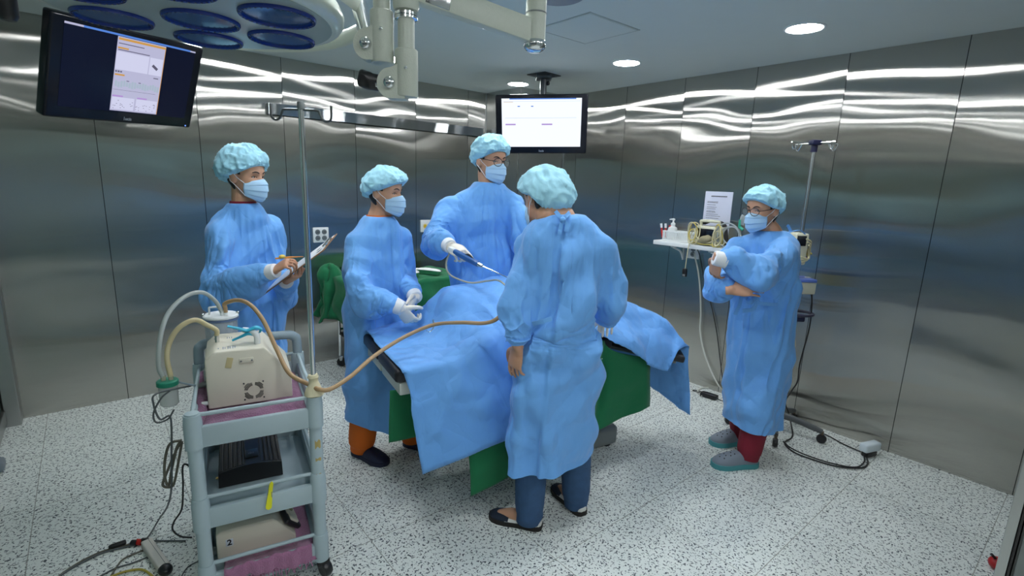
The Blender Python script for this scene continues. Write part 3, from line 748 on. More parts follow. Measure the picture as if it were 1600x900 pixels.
    if hem is not None:                                     # cut the hem straight
        a, b = np.asarray(hem[0], float), np.asarray(hem[1], float); nn = unit(np.cross(unit(b-a), FH)); nn = nn*np.sign(nn[2])
        me = bpy.data.meshes.new('tmp'); me.from_pydata(V.tolist(), [], Fc); bm = bmesh.new(); bm.from_mesh(me)
        bmesh.ops.bisect_plane(bm, geom=bm.verts[:]+bm.edges[:]+bm.faces[:], plane_co=Vector(a), plane_no=Vector(nn), clear_inner=True, clear_outer=False)
        bm.verts.ensure_lookup_table(); bm.verts.index_update()
        V = np.array([v.co[:] for v in bm.verts]); Fc = [tuple(v.index for v in f.verts) for f in bm.faces]; bm.free(); bpy.data.meshes.remove(me)
    V, Fc = subdiv(V, Fc)
    msk = np.clip((zmax-V[:, 2])/.08, .15, 1)
    for i in (0, 1): msk = np.minimum(msk, np.clip((np.linalg.norm(V-wr[i], axis=1)-.03)/.06, .15, 1))
    V = crumple(V, Fc, gseed*13+5, mask=msk*crz)
    if gown_post: V = gown_post(V, Fc)
    V = unspike(V, Fc)
    gw = mk('surgical_gown', V, Fc, M_gown, body, ang=180)
    if collar is not None:
        G().rings(np.array([sring(nb+UP*z, l, bf, a, a*.95, e=2) for z, a in ((-.05, .075), (.008, .069), (.014, .066), (.008, .062), (-.05, .062))])).build('scrub_collar', collar, body)
    for i, hnd in enumerate(hands):
        if not hnd: continue
        d = unit(wr[i]-el[i]); r = sleeve[3]
        if hnd.get('cuff', True):
            G().tube([wr[i]-d*.045, wr[i]-d*.01, wr[i]+d*.008, wr[i]+d*.018, wr[i]+d*.019], [r*.85, .041, .039, .037, .030], n=22).build('cuff', M_cuff, gw)
        if hnd.get('glove'):
            gg = G(); hand(gg, wr[i], hnd['d'], hnd['n'], hnd['th'], .001, hnd.get('curl', (25, 30, 20)), hnd.get('spread', 0), hnd.get('in', .35), curls=hnd.get('curls'))
            gg.tube([wr[i]-d*.075, wr[i]-d*.03, wr[i], wr[i]+unit(hnd['d'])*.02], [.044, .040, .033, .030], n=22)
            V2, F2 = remesh(gg, .0036, 1, .4)
            mk('glove', V2, F2, M_glove, body, ang=180)
    if pants:
        g = G(); tops = []
        for i in (0, 1):
            ft = np.asarray(feet[i][0], float); d = unit(A(feet[i][1][0], feet[i][1][1], 0)); ank = A(ft[0], ft[1], pants['z'])+d*.065
            hj = hipc+l*(.09 if i == 0 else -.09); kn = (hj+ank)/2+bf*.02; tops.append(hj)
            P = spline([hj, kn, ank*.75+kn*.25, ank*.9+kn*.1, ank], 8); rr = spline(np.array([.078, min(legr[0], .078), legr[1], legr[2]*1.05, legr[2]])[:, None], 8)[:, 0]
            T, N_, B_ = frames(P); a = np.linspace(0, 2*np.pi, 28, endpoint=False); s_ = np.linspace(0, 1, len(P))
            R = P[:, None]+rr[:, None, None]*(np.cos(a)[None, :, None]*N_[:, None]+np.sin(a)[None, :, None]*B_[:, None])
            fl = R.reshape(-1, 3); wr_ = (vnoise(fl*A(9, 9, 30), gseed+i)*.008).reshape(R.shape[:2])*np.clip((s_-.5)/.3, 0, 1)[:, None]
            R = R+((R-P[:, None])/rr[:, None, None])*wr_[:, :, None]
            g.rings(R, cap=False)
        g.build('trousers', pants_mt, body, ang=180, solid=.002)
    return body, gw, fr, l

def dirn(a, toward):        # unit horizontal direction: a degrees from image-right (+) toward the camera; toward=+1 right, -1 left
    a = math.radians(a); return unit(toward*math.cos(a)*RH-math.sin(a)*FH)
def hup(f, nod=0.0, roll=0.0):   # head up vector: nod forward (deg), roll to the person's left
    f = unit(A(f[0], f[1], 0)); l = np.cross(UP, f); n = math.radians(nod); r = math.radians(roll)
    return unit(UP*math.cos(n)*math.cos(r)+f*math.sin(n)+l*math.sin(r))

M_orange = mat('orange_scrubs', srgb(214, 104, 22), 0.85, var=0.08)
M_denim = mat('blue_denim', srgb(52, 84, 122), 0.9, var=0.22, scale=30, bump=0.0008, bscale=500)
M_navyfoam = mat('navy_clog_foam', srgb(28, 34, 62), 0.6)
M_blackfoam = mat('black_clog_foam', srgb(26, 27, 32), 0.6)
M_greyfoam = mat('grey_clog_foam', srgb(126, 136, 148), 0.6)
M_tealfoam = mat('teal_sole_foam', srgb(72, 150, 156), 0.6)
M_shoewhite = mat('white_canvas', srgb(214, 216, 212), 0.8)
M_shoenavy = mat('navy_canvas', srgb(28, 40, 58), 0.85)
M_soleblack = mat('black_rubber', srgb(34, 32, 30), 0.8)
PEOPLE = {}

# ---- 1: the note taker at the left
def p_left():
    bf = dirn(42, 1); l = np.cross(UP, bf); hf = dirn(13, 1)
    D0 = 2.90
    base = Pd(398, 660, D0); base[2] = 0
    neck = Pd(380, 318, D0)
    t = lambda x, y, a, b, D=D0: (Pd(x, y, D), a, b)
    torso = [t(380, 317, .082, .078), t(380, 326, .105, .085), t(378, 340, .165, .105), t(376, 362, .205, .128), t(376, 395, .215, .145), t(382, 440, .205, .15), t(388, 490, .205, .155), t(394, 560, .225, .17), t(400, 640, .25, .185), t(404, 690, .26, .19)]
    sh = [Pd(416, 358, 3.02), Pd(346, 366, 2.80)]; el = [Pd(440, 440, 3.02), Pd(341, 448, 2.66)]; wr = [Pd(447, 440, 2.80), Pd(427, 424, 2.58)]
    w = wr[1]; d = unit(Pd(463, 399, 2.56)-w)
    hands = [dict(d=unit(Pd(476, 425, 2.74)-wr[0]), n=UP, th=-1, curl=(35, 35, 25), cuff=True),
             dict(d=d, n=unit(FH*.5-UP*.8+RH*.25), th=1, curl=(48, 55, 35), **{'in': .8})]
    hipc = Pd(390, 500, D0)
    feet = [(base+RH*.02+FH*.10, dirn(30, 1)), (base-RH*.06-FH*.06, dirn(40, 1))]
    b = person('tall person in blue gown writing on a clipboard behind the grey trolley', base, bf, Pd(385, 276, D0), hf, hup(hf, 2), 1.08, sh, el, wr, hands, torso, feet, hip=hipc,
               sleeve=(.105, .10, .083, .050), cap=dict(puff=.048, top=.048, seed=3, back=1.7, front=.6), neck=neck, collar=M_maroon, pants=dict(z=.06), pants_mt=M_maroon, gseed=1, hem=(Pd(350, 640, D0), Pd(455, 640, D0)))
    for ft, d in feet: shoe(b[0], ft, d, mt=M_blackfoam)
    # the visible clog tip by the trolley
    return b
# ---- 2: gloved observer, hands folded
def p_second():
    bf = dirn(40, 1); l = np.cross(UP, bf); hf = dirn(14, 1); D0 = 2.76
    base = Pd(605, 690, D0+.05); base[2] = 0
    neck = Pd(592, 340, D0)
    t = lambda x, y, a, b, D=D0: (Pd(x, y, D), a, b)
    torso = [t(592, 338, .080, .075), t(592, 346, .105, .085), t(591, 360, .155, .105), t(588, 385, .19, .125), t(586, 420, .20, .14), t(588, 460, .20, .145), t(592, 520, .205, .155), t(598, 590, .215, .165), t(606, 650, .225, .175), t(610, 682, .23, .18)]
    sh = [Pd(624, 372, 2.86), Pd(556, 382, 2.66)]; el = [Pd(628, 434, 2.84), Pd(563, 452, 2.52)]; wr = [Pd(648, 463, 2.66), Pd(624, 480, 2.50)]
    hands = [dict(glove=True, d=unit(Pd(634, 497, 2.55)-wr[0]), n=unit(-RH*.8-FH*.3), th=-1, curl=(32, 42, 30), **{'in': .15}),
             dict(glove=True, d=unit(Pd(640, 500, 2.52)-wr[1]), n=unit(FH*.7+RH*.3), th=1, curl=(34, 50, 35), **{'in': .9})]
    feet = [(Pz(632, 693, 0), dirn(20, 1)), (Pz(553, 706, 0), dirn(30, 1))]
    b = person('person in blue gown and orange trousers, gloved hands folded by the table end', base, bf, Pd(602, 301, D0), hf, hup(hf, 3), .98, sh, el, wr, hands, torso, feet, hip=Pd(594, 520, D0),
               sleeve=(.090, .086, .072, .050), cap=dict(puff=.034, top=.022, seed=8, back=1.6, front=1.35, lift=-.004), neck=neck, collar=M_orange, pants=dict(z=.045), pants_mt=M_orange, gseed=2, hem=(Pd(555, 658, D0-.08), Pd(665, 686, D0-.04)), legr=(.095, .078, .066))
    for ft, d in feet: shoe(b[0], ft, d, L=.27, mt=M_navyfoam)
    return b
# ---- 3: the operator behind the table
def p_center():
    bf = dirn(66, 1); l = np.cross(UP, bf); hf = dirn(46, 1); D0 = 3.12
    base = Pd(765, 640, D0); base[2] = 0
    neck = Pd(764, 290, D0)
    t = lambda x, y, a, b, D=D0: (Pd(x, y, D), a, b)
    torso = [t(764, 285, .090, .082), t(764, 293, .12, .09), t(761, 303, .185, .105), t(758, 325, .225, .125), t(757, 360, .225, .14), t(757, 410, .215, .145), t(757, 460, .22, .15), t(760, 520, .235, .16), t(762, 580, .24, .165)]
    sh = [Pd(806, 326, 3.10), Pd(706, 328, 3.04)]; el = [Pd(838, 390, 3.0), Pd(677, 366, 2.86)]; wr = [Pd(838, 436, 2.80), Pd(702, 384, 2.68)]
    hands = [dict(glove=True, d=unit(Pd(840, 462, 2.66)-wr[0]), n=-UP, th=-1, curl=(15, 15, 10)),
             dict(glove=True, d=unit(Pd(731, 402, 2.58)-wr[1]), n=unit(-UP*.75+FH*.55), th=1, curls=[(18, 14, 10), (46, 62, 40), (52, 66, 40), (56, 66, 40)], **{'in': .9})]
    feet = [(base+RH*.10, dirn(60, 1)), (base-RH*.12, dirn(75, 1))]
    b = person('person in glasses and blue gown operating behind the table with a blue handpiece', base, bf, Pd(767, 252, D0), hf, hup(hf, 4), 1.03, sh, el, wr, hands, torso, feet, hip=Pd(760, 450, D0),
               sleeve=(.088, .088, .076, .048), cap=dict(puff=.036, top=.040, seed=12, back=1.5, front=.75), neck=neck, collar=M_maroon, glasses=True, pants=dict(z=.06), pants_mt=M_maroon, gseed=3)
    for ft, d in feet: shoe(b[0], ft, d, mt=M_blackfoam)
    return b
# ---- 4: seen from behind
def p_back():
    bf = unit(FH*.97-RH*.22); l = np.cross(UP, bf); hf = unit(FH*.85-RH*.52); D0 = 2.16
    base = Pd(866, 818, D0); base[2] = 0
    neck = Pd(878, 342, D0)
    t = lambda x, y, a, b, D=D0: (Pd(x, y, D), a, b)
    torso = [t(880, 334, .092, .080), t(880, 341, .115, .09), t(880, 352, .165, .105), t(882, 378, .195, .125), t(886, 420, .178, .125), t(884, 480, .150, .125), t(874, 550, .160, .145, D0+.02), t(869, 630, .180, .17, D0+.04), t(867, 700, .188, .19, D0+.06), t(867, 748, .192, .20, D0+.07)]
    sh = [Pd(830, 390, 2.20), Pd(932, 384, 2.18)]; el = [Pd(808, 470, 2.10), Pd(957, 452, 2.24)]; wr = [Pd(809, 541, 2.06), Pd(950, 500, 2.44)]
    hands = [dict(d=unit(A(0, 0, -1)+bf*.06-RH*.10), n=unit(RH*.72+FH*.68), th=-1, curls=[(10, 16, 12), (14, 20, 14), (18, 22, 16), (22, 26, 18)], cuff=False, **{'in': .25}), dict(glove=True, d=unit(Pd(944, 510, 2.6)-wr[1]), n=unit(-UP), th=1)]
    feet = [(Pz(846, 826, 0), unit(-RH*.93+FH*.30)), (Pz(911, 806, 0), unit(-RH*.45+FH*.85))]
    def post(V, Fc):        # the back flap overlaps from the neck down to the hem
        N = vnormals(V, Fc); c = np.asarray(neck)
        zs = np.array([0, .35, .6, .78, .95, 1.02, 1.15, 1.25, 1.36, 1.5]); xs = np.array([-.05, -.05, -.045, -.035, -.03, -.02, .00, -.005, -.012, -.008])
        s_ = (V-c)@RH; x0 = np.interp(V[:, 2], zs, xs)+.012*vnoise(V*3, 5)
        back = np.clip((-(N@bf)-.1)/.25, 0, 1)*np.clip((1.42-V[:, 2])/.06, 0, 1)
        d = s_-x0
        stp = np.clip(d/.012+.5, 0, 1)*np.exp(-np.maximum(d, 0)/.09)*.017-np.clip(-d/.012, 0, 1)*np.exp(-np.maximum(-d, 0)/.035)*.006
        return V+N*(back*stp)[:, None]
    b = person('person seen from behind in a blue gown, jeans and slip-on shoes by the operating table', base, bf, Pd(850, 310, D0+.03), hf, hup(hf, 20, -4), 1.0, sh, el, wr, hands, torso, feet, hip=Pd(874, 545, D0),
               sleeve=(.080, .084, .080, .050), cap=dict(puff=.030, top=.026, seed=21, back=1.5, front=1.0, drop=.030), neck=neck, collar=mat('black_shirt', (0.02, 0.02, 0.024), .8), pants=dict(z=.03), pants_mt=M_denim, gseed=4, hem=(Pd(815, 752, D0-.12), Pd(925, 732, D0-.02)), legr=(.085, .070, .060), gown_post=post)
    for ft, d in feet:
        s = shoe(b[0], ft, d, L=.265, mt=M_shoewhite, sole_mt=M_soleblack, name='slip_on_shoe', holes=False, low=True, w=.92)
        dd = unit(d); ss = np.cross(UP, dd); g = G(); R = []
        for t, ww, hz in ((.60, .045, .037), (.70, .049, .040), (.80, .048, .038), (.91, .040, .033), (.975, .024, .028)):
            R.append([ft+dd*t*.265+ss*ww*.94*np.sign(np.cos(q))*abs(np.cos(q))**.75+UP*(.019+(hz-.016)*abs(np.sin(q))**.8) for q in np.linspace(0, np.pi, 15)])
        g.grid(np.array(R)).build('toe_cap', M_shoenavy, s, solid=.002, ang=180)
    # neck bow and waist tie
    g = G(); k = Pd(879, 343, D0-.115); 
    ribbon(g, [Pd(868, 330, D0-.075), Pd(873, 336, D0-.10), k, Pd(886, 352, D0-.118), Pd(884, 362, D0-.122)], .016, -FH)
    ribbon(g, [Pd(890, 332, D0-.07), Pd(885, 337, D0-.10), k, Pd(876, 356, D0-.118), Pd(874, 366, D0-.122)], .016, -FH)
    g.ell(k-FH*.004, (.013, .011, .012)); g.build('neck_tie', M_gown, b[1])
    g = G(); ribbon(g, [Pd(832, 506, D0-.155), Pd(845, 503, D0-.172), Pd(862, 498, D0-.178)], .018, -FH); g.build('waist_tie', M_gown, b[1])
    return b
# ---- 5: arms folded at the right
def p_right():
    bf = dirn(40, -1); l = np.cross(UP, bf); hf = dirn(23, -1); D0 = 2.95
    base = Pd(1172, 712, D0); base[2] = 0
    neck = Pd(1205, 365, D0)
    t = lambda x, y, a, b, D=D0: (Pd(x, y, D), a, b)
    torso = [t(1205, 360, .088, .080), t(1205, 368, .115, .09), t(1203, 380, .17, .115), t(1200, 400, .205, .14), t(1196, 435, .205, .155), t(1190, 480, .205, .165), t(1186, 540, .215, .168), t(1182, 600, .23, .17), t(1178, 650, .24, .175), t(1176, 676, .24, .175)]
    sh = [Pd(1226, 394, 2.84), Pd(1158, 390, 3.02)]; el = [Pd(1190, 420, 2.62), Pd(1116, 438, 2.84)]; wr = [Pd(1121, 404, 2.64), Pd(1143, 453, 2.63)]
    hands = [dict(d=unit(Pd(1113, 440, 2.70)-wr[0]), n=unit(RH*.8+FH*.4), th=-1, curl=(22, 30, 20)), dict(d=unit(Pd(1190, 451, 2.58)-wr[1]), n=unit(FH*.85-UP*.5), th=1, curl=(10, 14, 8), cuff=False, **{'in': .1})]
    feet = [(Pz(1182, 727, 0), dirn(6, -1)), (Pz(1170, 690, 0), dirn(12, -1))]
    b = person('person in round glasses standing with arms folded by the wall in grey clogs', base, bf, Pd(1192, 328, D0), hf, hup(hf, 6), .99, sh, el, wr, hands, torso, feet, hip=Pd(1188, 540, D0),
               sleeve=(.096, .082, .070, .050), cap=dict(puff=.032, top=.026, seed=31, back=1.5, front=1.0, lift=.004), neck=neck, collar=M_maroon, glasses=True, pants=dict(z=.05), pants_mt=M_maroon, gseed=5, hem=(Pd(1130, 666, D0-.15), Pd(1228, 671, D0-.1)), legr=(.085, .070, .062))
    for ft, d in feet: shoe(b[0], ft, d, L=.285, mt=M_greyfoam, sole_mt=M_tealfoam, h=.098, sth=.030, w=1.08)
    g = G(); k = Pd(1172, 470, 2.755)
    for q in ([Pd(1160, 462, 2.75), Pd(1155, 478, 2.75), Pd(1148, 492, 2.76)], [Pd(1184, 464, 2.75), Pd(1178, 482, 2.75), Pd(1160, 486, 2.75)], [Pd(1185, 458, 2.76), Pd(1178, 468, 2.74)], [Pd(1158, 458, 2.76), Pd(1166, 466, 2.74)]):
        ribbon(g, [k]+q, .022, -FH)
    ribbon(g, [Pd(1232, 474, 2.86), Pd(1210, 476, 2.78), Pd(1190, 474, 2.75), k], .020, -FH)
    g.ell(k, (.022, .02, .02)); g.build('waist_tie', M_gown, b[1])
    g = G(); k = Pd(1236, 362, 3.06)
    ribbon(g, [Pd(1222, 366, 3.0), k, Pd(1250, 360, 3.08), Pd(1258, 366, 3.08)], .02, UP); ribbon(g, [k, Pd(1232, 354, 3.07), Pd(1230, 352, 3.07)], .016, -FH)
    g.build('neck_tie', M_gown, b[1])
    return b
for k_, fn in zip('12345', (p_left, p_second, p_center, p_back, p_right)): PEOPLE[k_] = fn()

# ------------------------------------------------------------------ operating table, drapes, patient shape
TP0 = A(0.956, 1.873, 0); TAX = A(.983, -.183, 0); TNR = A(.183, .983, 0); TM = np.stack([TAX, TNR, UP], 1)
def Wt(t, o, z): return TP0+TAX*t+TNR*o+UP*z
M_vinyl = mat('black_vinyl_pad', (0.010, 0.011, 0.016), 0.42)
M_cream = mat('cream_plastic', srgb(222, 216, 196), 0.45, var=0.03)
M_ivory = mat('ivory_enamel', srgb(206, 212, 206), 0.4, var=0.02)
M_greyenam = mat('grey_enamel', srgb(120, 126, 126), 0.45)
def green_mat():
    m = mat('green_surgical_cotton', srgb(14, 108, 66), 0.9, var=0.10, scale=5, sheen=0.1, bump=0.004, bscale=14); return m
M_green = green_mat()

ot = thing('operating_table', 'operating table with black split pads and ivory side plates under the blue drape', 'operating table', Wt(.75, .33, 0))
for o0, o1 in ((.018, .324), (.336, .650)):
    p = G().box(Wt(.36, (o0+o1)/2, .785), (.74, o1-o0, .064), .020, M=TM, seg=4).build('leg_pad', M_vinyl, ot)
    G().box(Wt(.37, (o0+o1)/2, .724), (.72, o1-o0-.012, .058), .006, M=TM).build('side_plate', M_ivory, ot)
G().box(Wt(.985, .34, .787), (.45, .62, .066), .016, M=TM, seg=3).build('back_pad', M_vinyl, ot)
G().box(Wt(.985, .34, .724), (.44, .60, .058), .006, M=TM).build('side_plate', M_ivory, ot)
G().tube([Wt(.05, .672, .725), Wt(1.2, .672, .725)], .010, n=8, smooth=False).build('accessory_rail', M_chrome, ot)
G().box(Wt(.80, .33, .42), (.30, .26, .56), .03, M=TM, seg=3).build('column', M_greyenam, ot)
G().box(Wt(1.08, .38, .075), (.84, .28, .13), .03, M=TM, seg=3).build('base', M_greyenam, ot)
for t in (.72, 1.44):
    for o in (.29, .47): G().cyl(Wt(t, o, 0.0), Wt(t, o, .02), .03).build('foot', M_vinyl, ot)
# arm board reaching out beyond the head end, tipped down, its pad end showing under the drape
b0, b1 = Wt(1.34, .34, .72), Wt(1.735, .04, .640)
bd = unit(b1-b0); bs = unit(np.cross(UP, bd)); bn = np.cross(bd, bs); BM = np.stack([bd, bs, bn], 1); bl = np.linalg.norm(b1-b0)
ab = G().box((b0+b1)/2+bd*.03, (bl, .155, .040), .012, M=BM, seg=3).build('arm_board_pad', M_vinyl, ot)
G().box((b0+b1)/2-bn*.032+bd*.01, (bl-.04, .10, .016), .003, M=BM).build('arm_board', M_greyenam, ot)

def net(stations, na=64, ks=8):
    """drape from a net of stations, each a polyline across the table in (t, o, z)"""
    rows = []
    for st in stations:
        P = np.array([Wt(*q) for q in st]); P = spline(P, 14); s = np.r_[0, np.cumsum(np.linalg.norm(np.diff(P, axis=0), axis=1))]
        u = np.linspace(0, s[-1], na); rows.append(np.stack([np.interp(u, s, P[:, k]) for k in range(3)], 1))
    R = np.array(rows); m = len(R); out = spline(R.reshape(m, -1), ks).reshape(-1, na, 3)
    return out
def drape(name, P, mt, seed, amp=1.0, sim=True, parent=None, origin=None, shrink=-.05, pinw=.35, thick=.0018, clamp=False):
    m, k = P.shape[:2]; V = P.reshape(-1, 3)
    F_ = [(i*k+j, i*k+j+1, (i+1)*k+j+1, (i+1)*k+j) for i in range(m-1) for j in range(k-1)]
    if amp:
        V = crumple(V, F_, seed, amp=.0115*amp*2, lo=9, hi=30, n=8)
        N = vnormals(V, F_); amp = 0; tri = lambda x: np.abs(((x/np.pi) % 2)-1)*2-1
        rs = np.random.RandomState(seed); Wp = V+.12*np.stack([vnoise(V*2.3, seed+k2) for k2 in range(3)], 1); H = 0
        for q in range(6):
            dv = unit(rs.normal(size=3)); fq = rs.uniform(9, 22); H = H+.0055*(14/fq)*tri(Wp@dv*fq+rs.uniform(0, 6))*np.clip(vnoise(V*2+q*3, seed+30+q)*1.6+.5, 0, 1)
        V = V+N*(H*amp)[:, None]
    if sim:
        pin = np.full(len(V), pinw); g = np.arange(len(V)).reshape(m, k)
        for e in (g[0], g[-1], g[:, 0], g[:, -1]): pin[e] = .8
        V = clothify(V, F_, pin, None, frames=14, shrink=shrink, bend=.03, grav=.4, stiff=2.0, qual=5, name=name)
    if clamp:
        Q = V.reshape(m, k, 3); S_ = Q.copy(); S_[1:-1, 1:-1] = (Q[:-2, 1:-1]+Q[2:, 1:-1]+Q[1:-1, :-2]+Q[1:-1, 2:])/4; V = (.55*Q+.45*S_).reshape(-1, 3); V = unspike(V, F_, 8)
    for _ in range(3 if clamp else 0):                     # the sheet lies on the pads and outside the table side
        r = V-TP0; t = r@TAX; oo = r@TNR; on = (t > -.05) & (t < .75) & (oo > -.004) & (oo < .66)
        V[:, 2] = np.where(on & (V[:, 2] > .70), np.maximum(V[:, 2], .829), V[:, 2])
        r = V-TP0; oo = r@TNR; z_ = V[:, 2]
        tgt = np.where(z_ < .70, -.046, -.022); near = oo < .14
        sh_ = np.where(near & (z_ < .828) & (oo > tgt) & ((z_ < .80) | (oo < .012)), oo-tgt, 0); V = V-np.outer(sh_, TNR)
        Q = V.reshape(m, k, 3); S_ = Q.copy(); S_[1:-1, 1:-1] = (Q[:-2, 1:-1]+Q[2:, 1:-1]+Q[1:-1, :-2]+Q[1:-1, 2:])/4
        w_ = np.clip(1-np.abs(V[:, 2]-.80)/.10, 0, 1)*np.clip(1-np.abs(oo)/.12, 0, 1); w_ = (w_*.75).reshape(m, k, 1); V = (Q*(1-w_)+S_*w_).reshape(-1, 3); V = unspike(V, F_, 6, .7)
    o = mk(name, V, F_, mt, parent, origin, ang=180, solid=thick)
    return o

dA = net([
    [(.08, .72, .48), (.03, .69, .70), (.006, .655, .832), (.002, .33, .830), (.008, .012, .830), (.016, -.016, .79), (.055, -.022, .55), (.09, -.02, .335)],
    [(.20, .72, .48), (.18, .69, .72), (.16, .65, .85), (.16, .33, .834), (.165, .012, .830), (.175, -.018, .79), (.185, -.026, .56), (.20, -.03, .350)],
    [(.28, .72, .50), (.27, .69, .76), (.265, .62, .90), (.265, .42, .872), (.26, .05, .845), (.265, -.026, .80), (.28, -.034, .58), (.30, -.035, .365)],
    [(.37, .73, .50), (.37, .70, .80), (.37, .60, .99), (.37, .44, 1.015), (.36, .16, .90), (.35, -.012, .855), (.37, -.055, .62), (.40, -.06, .385)],
    [(.50, .73, .50), (.50, .71, .84), (.50, .60, 1.04), (.50, .43, 1.062), (.47, .17, .965), (.46, -.01, .865), (.47, -.05, .62), (.50, -.045, .40)],
    [(.64, .73, .50), (.64, .72, .86), (.64, .60, 1.07), (.64, .42, 1.095), (.62, .17, 1.00), (.60, .0, .87), (.59, -.065, .63), (.60, -.075, .420)],
    [(.80, .73, .50), (.80, .72, .86), (.80, .60, 1.07), (.80, .42, 1.10), (.79, .17, 1.01), (.78, .0, .87), (.77, -.05, .64), (.76, -.055, .44)],
    [(1.0, .73, .50), (1.0, .71, .85), (1.0, .60, 1.04), (1.0, .42, 1.07), (1.0, .17, .99), (1.0, .0, .87), (.98, -.045, .66), (.97, -.05, .48)]])
da = drape('surgical_drape', dA, M_drape, 5, amp=.45, clamp=True, shrink=-.035, origin=Wt(.5, .33, 0))
tag(da, 'wide blue drape over the patient mound and the near end of the operating table', 'surgical drape')
dB = net([
    [(.86, .72, .55), (.86, .70, .86), (.86, .58, 1.065), (.86, .42, 1.105), (.87, .18, 1.03), (.89, .02, .93), (.95, -.035, .88)],
    [(1.02, .70, .55), (1.02, .68, .85), (1.02, .54, 1.05), (1.04, .38, 1.085), (1.06, .17, 1.00), (1.07, .03, .91), (1.10, -.03, .855)],
    [(1.22, .66, .52), (1.22, .62, .82), (1.22, .46, 1.00), (1.24, .30, 1.035), (1.25, .15, .95), (1.24, .03, .85), (1.25, -.03, .76)],
    [(1.44, .60, .48), (1.42, .50, .78), (1.42, .32, .95), (1.43, .22, .975), (1.41, .10, .86), (1.38, .02, .75), (1.38, -.03, .675)],
    [(1.62, .46, .42), (1.60, .36, .74), (1.58, .24, .90), (1.58, .18, .905), (1.56, .09, .80), (1.53, .03, .71), (1.50, -.01, .615)],
    [(1.76, .28, .34), (1.74, .24, .60), (1.70, .18, .80), (1.685, .15, .845), (1.68, .08, .755), (1.645, .02, .690), (1.59, .0, .577)],
    [(1.90, .04, .215), (1.885, .045, .40), (1.845, .05, .585), (1.825, .045, .672), (1.76, .03, .690), (1.67, -.01, .682), (1.615, -.01, .575)]])
db = drape('surgical_drape', dB, M_drape, 9, amp=.45, shrink=-.035, origin=Wt(1.3, .2, 0))
tag(db, 'blue drape sloping over the arm board with a pointed corner hanging down', 'surgical drape')
# patient: a covered body that carries the drapes
g = G()
g.ctube([Wt(.44, .40, .88), Wt(.62, .42, .92), Wt(.85, .42, .93), Wt(1.05, .40, .91), Wt(1.25, .32, .87), Wt(1.40, .25, .84)], [.065, .105, .11, .10, .085, .06], n=20)
g.ctube([Wt(.55, .25, .88), Wt(.9, .24, .88), Wt(1.15, .20, .85)], [.055, .06, .05], n=16)
V, Fc = remesh(g, .012, 3)
tag(mk('patient', V, Fc, M_skin, None, origin=Wt(.8, .35, .82), ang=180), 'patient lying fully covered under the blue drapes on the operating table', 'person')
# green cloths hanging below
gA = net([
    [(.33, -.030, .70), (.33, -.030, .50), (.335, -.030, .145)],
    [(.60, -.020, .70), (.60, -.028, .50), (.60, -.026, .20)],
    [(.95, .0, .74), (.95, -.015, .50), (.95, -.006, .26)],
    [(1.08, .0, .82), (1.07, -.012, .55), (1.08, .02, .275)],
    [(1.14, .03, .80), (1.15, .06, .55), (1.13, .02, .285)],
    [(1.22, .02, .74), (1.22, .015, .52), (1.22, .02, .305)],
    [(1.49, .02, .66), (1.50, .015, .52), (1.52, .02, .360)]], na=40)
tag(drape('green_drape', gA, M_green, 3, amp=.22, sim=False, origin=Wt(.9, 0, 0)), 'green cloth hanging along the near side of the table below the blue drape', 'surgical drape')
gB = net([[(-.015, .10, .70), (-.018, .10, .60), (-.02, .10, .44)], [(.15, .09, .70), (.15, .10, .60), (.15, .09, .44)], [(.32, .08, .70), (.32, .09, .60), (.32, .08, .42)]], na=20)
tag(drape('green_drape', gB, M_green, 4, amp=.3, sim=False, origin=Wt(.1, .1, .4)), 'small strip of green cloth under the ivory plate at the split table end', 'surgical drape')

# ------------------------------------------------------------------ instrument table behind
X0, X1, Y0, Y1, ZT = 1.50, 2.52, 3.62, 4.22, .815
it = thing('instrument_table', 'chrome-legged instrument table under a green cloth by the left wall', 'table', (2.0, 3.9, 0))
for (x, y) in ((1.575, 4.185), (1.575, 3.70), (2.46, 4.185), (2.46, 3.70)):
    lg = G().tube([(x, y, .10), (x, y, ZT-.04)], .013, n=12, smooth=False).build('leg', M_chrome, it)
    G().lathe([(.012, -.016), (.036, -.014), (.040, -.008), (.040, .008), (.036, .014), (.012, .016)], (x+.012, y, .040), axis=(.5, .85, 0)).build('caster', M_black, lg)
    G().box((x+.004, y, .078), (.03, .034, .05), .008).build('caster_fork', M_chrome, lg)
for y in (3.70, 4.185): G().tube([(1.575, y, .34), (2.46, y, .34)], .009, n=8, smooth=False).build('stretcher', M_chrome, it)
G().box((2.02, 3.94, .30), (.90, .50, .02), .004).build('lower_shelf', M_black, it)
G().box((2.01, 3.92, ZT-.034), (.98, .56, .02), .004).build('table_top', M_chrome, it)
def cloth_box(x0, x1, y0, y1, z, drop, seed, amp=.02):
    nx, ny = 70, 60; e = drop
    us = np.linspace(-e, (x1-x0)+e, nx); vs = np.linspace(-e, (y1-y0)+e, ny); P = np.zeros((nx, ny, 3))
    for i, u in enumerate(us):
        for j, v in enumerate(vs):
            du = max(0, -u, u-(x1-x0)); dv = max(0, -v, v-(y1-y0)); dd = max(du, dv)
            x = x0+min(max(u, 0), x1-x0); y = y0+min(max(v, 0), y1-y0)
            s = .06*dd+.02*np.sin(u*16+v*13)*dd/drop*2
            if du > 0: x += (s if u > 0 else -s)
            if dv > 0: y += (s if v > 0 else -s)
            P[i, j] = (x, y, z-dd)
    V = P.reshape(-1, 3); V = V+np.stack([vnoise(V*9, seed+q)*amp*.5 for q in range(3)], 1)*np.array([1, 1, .55]); V[:, 2] = np.where(V[:, 2] > z-.01, np.maximum(V[:, 2], z+.001), V[:, 2])
    return V.reshape(nx, ny, 3)
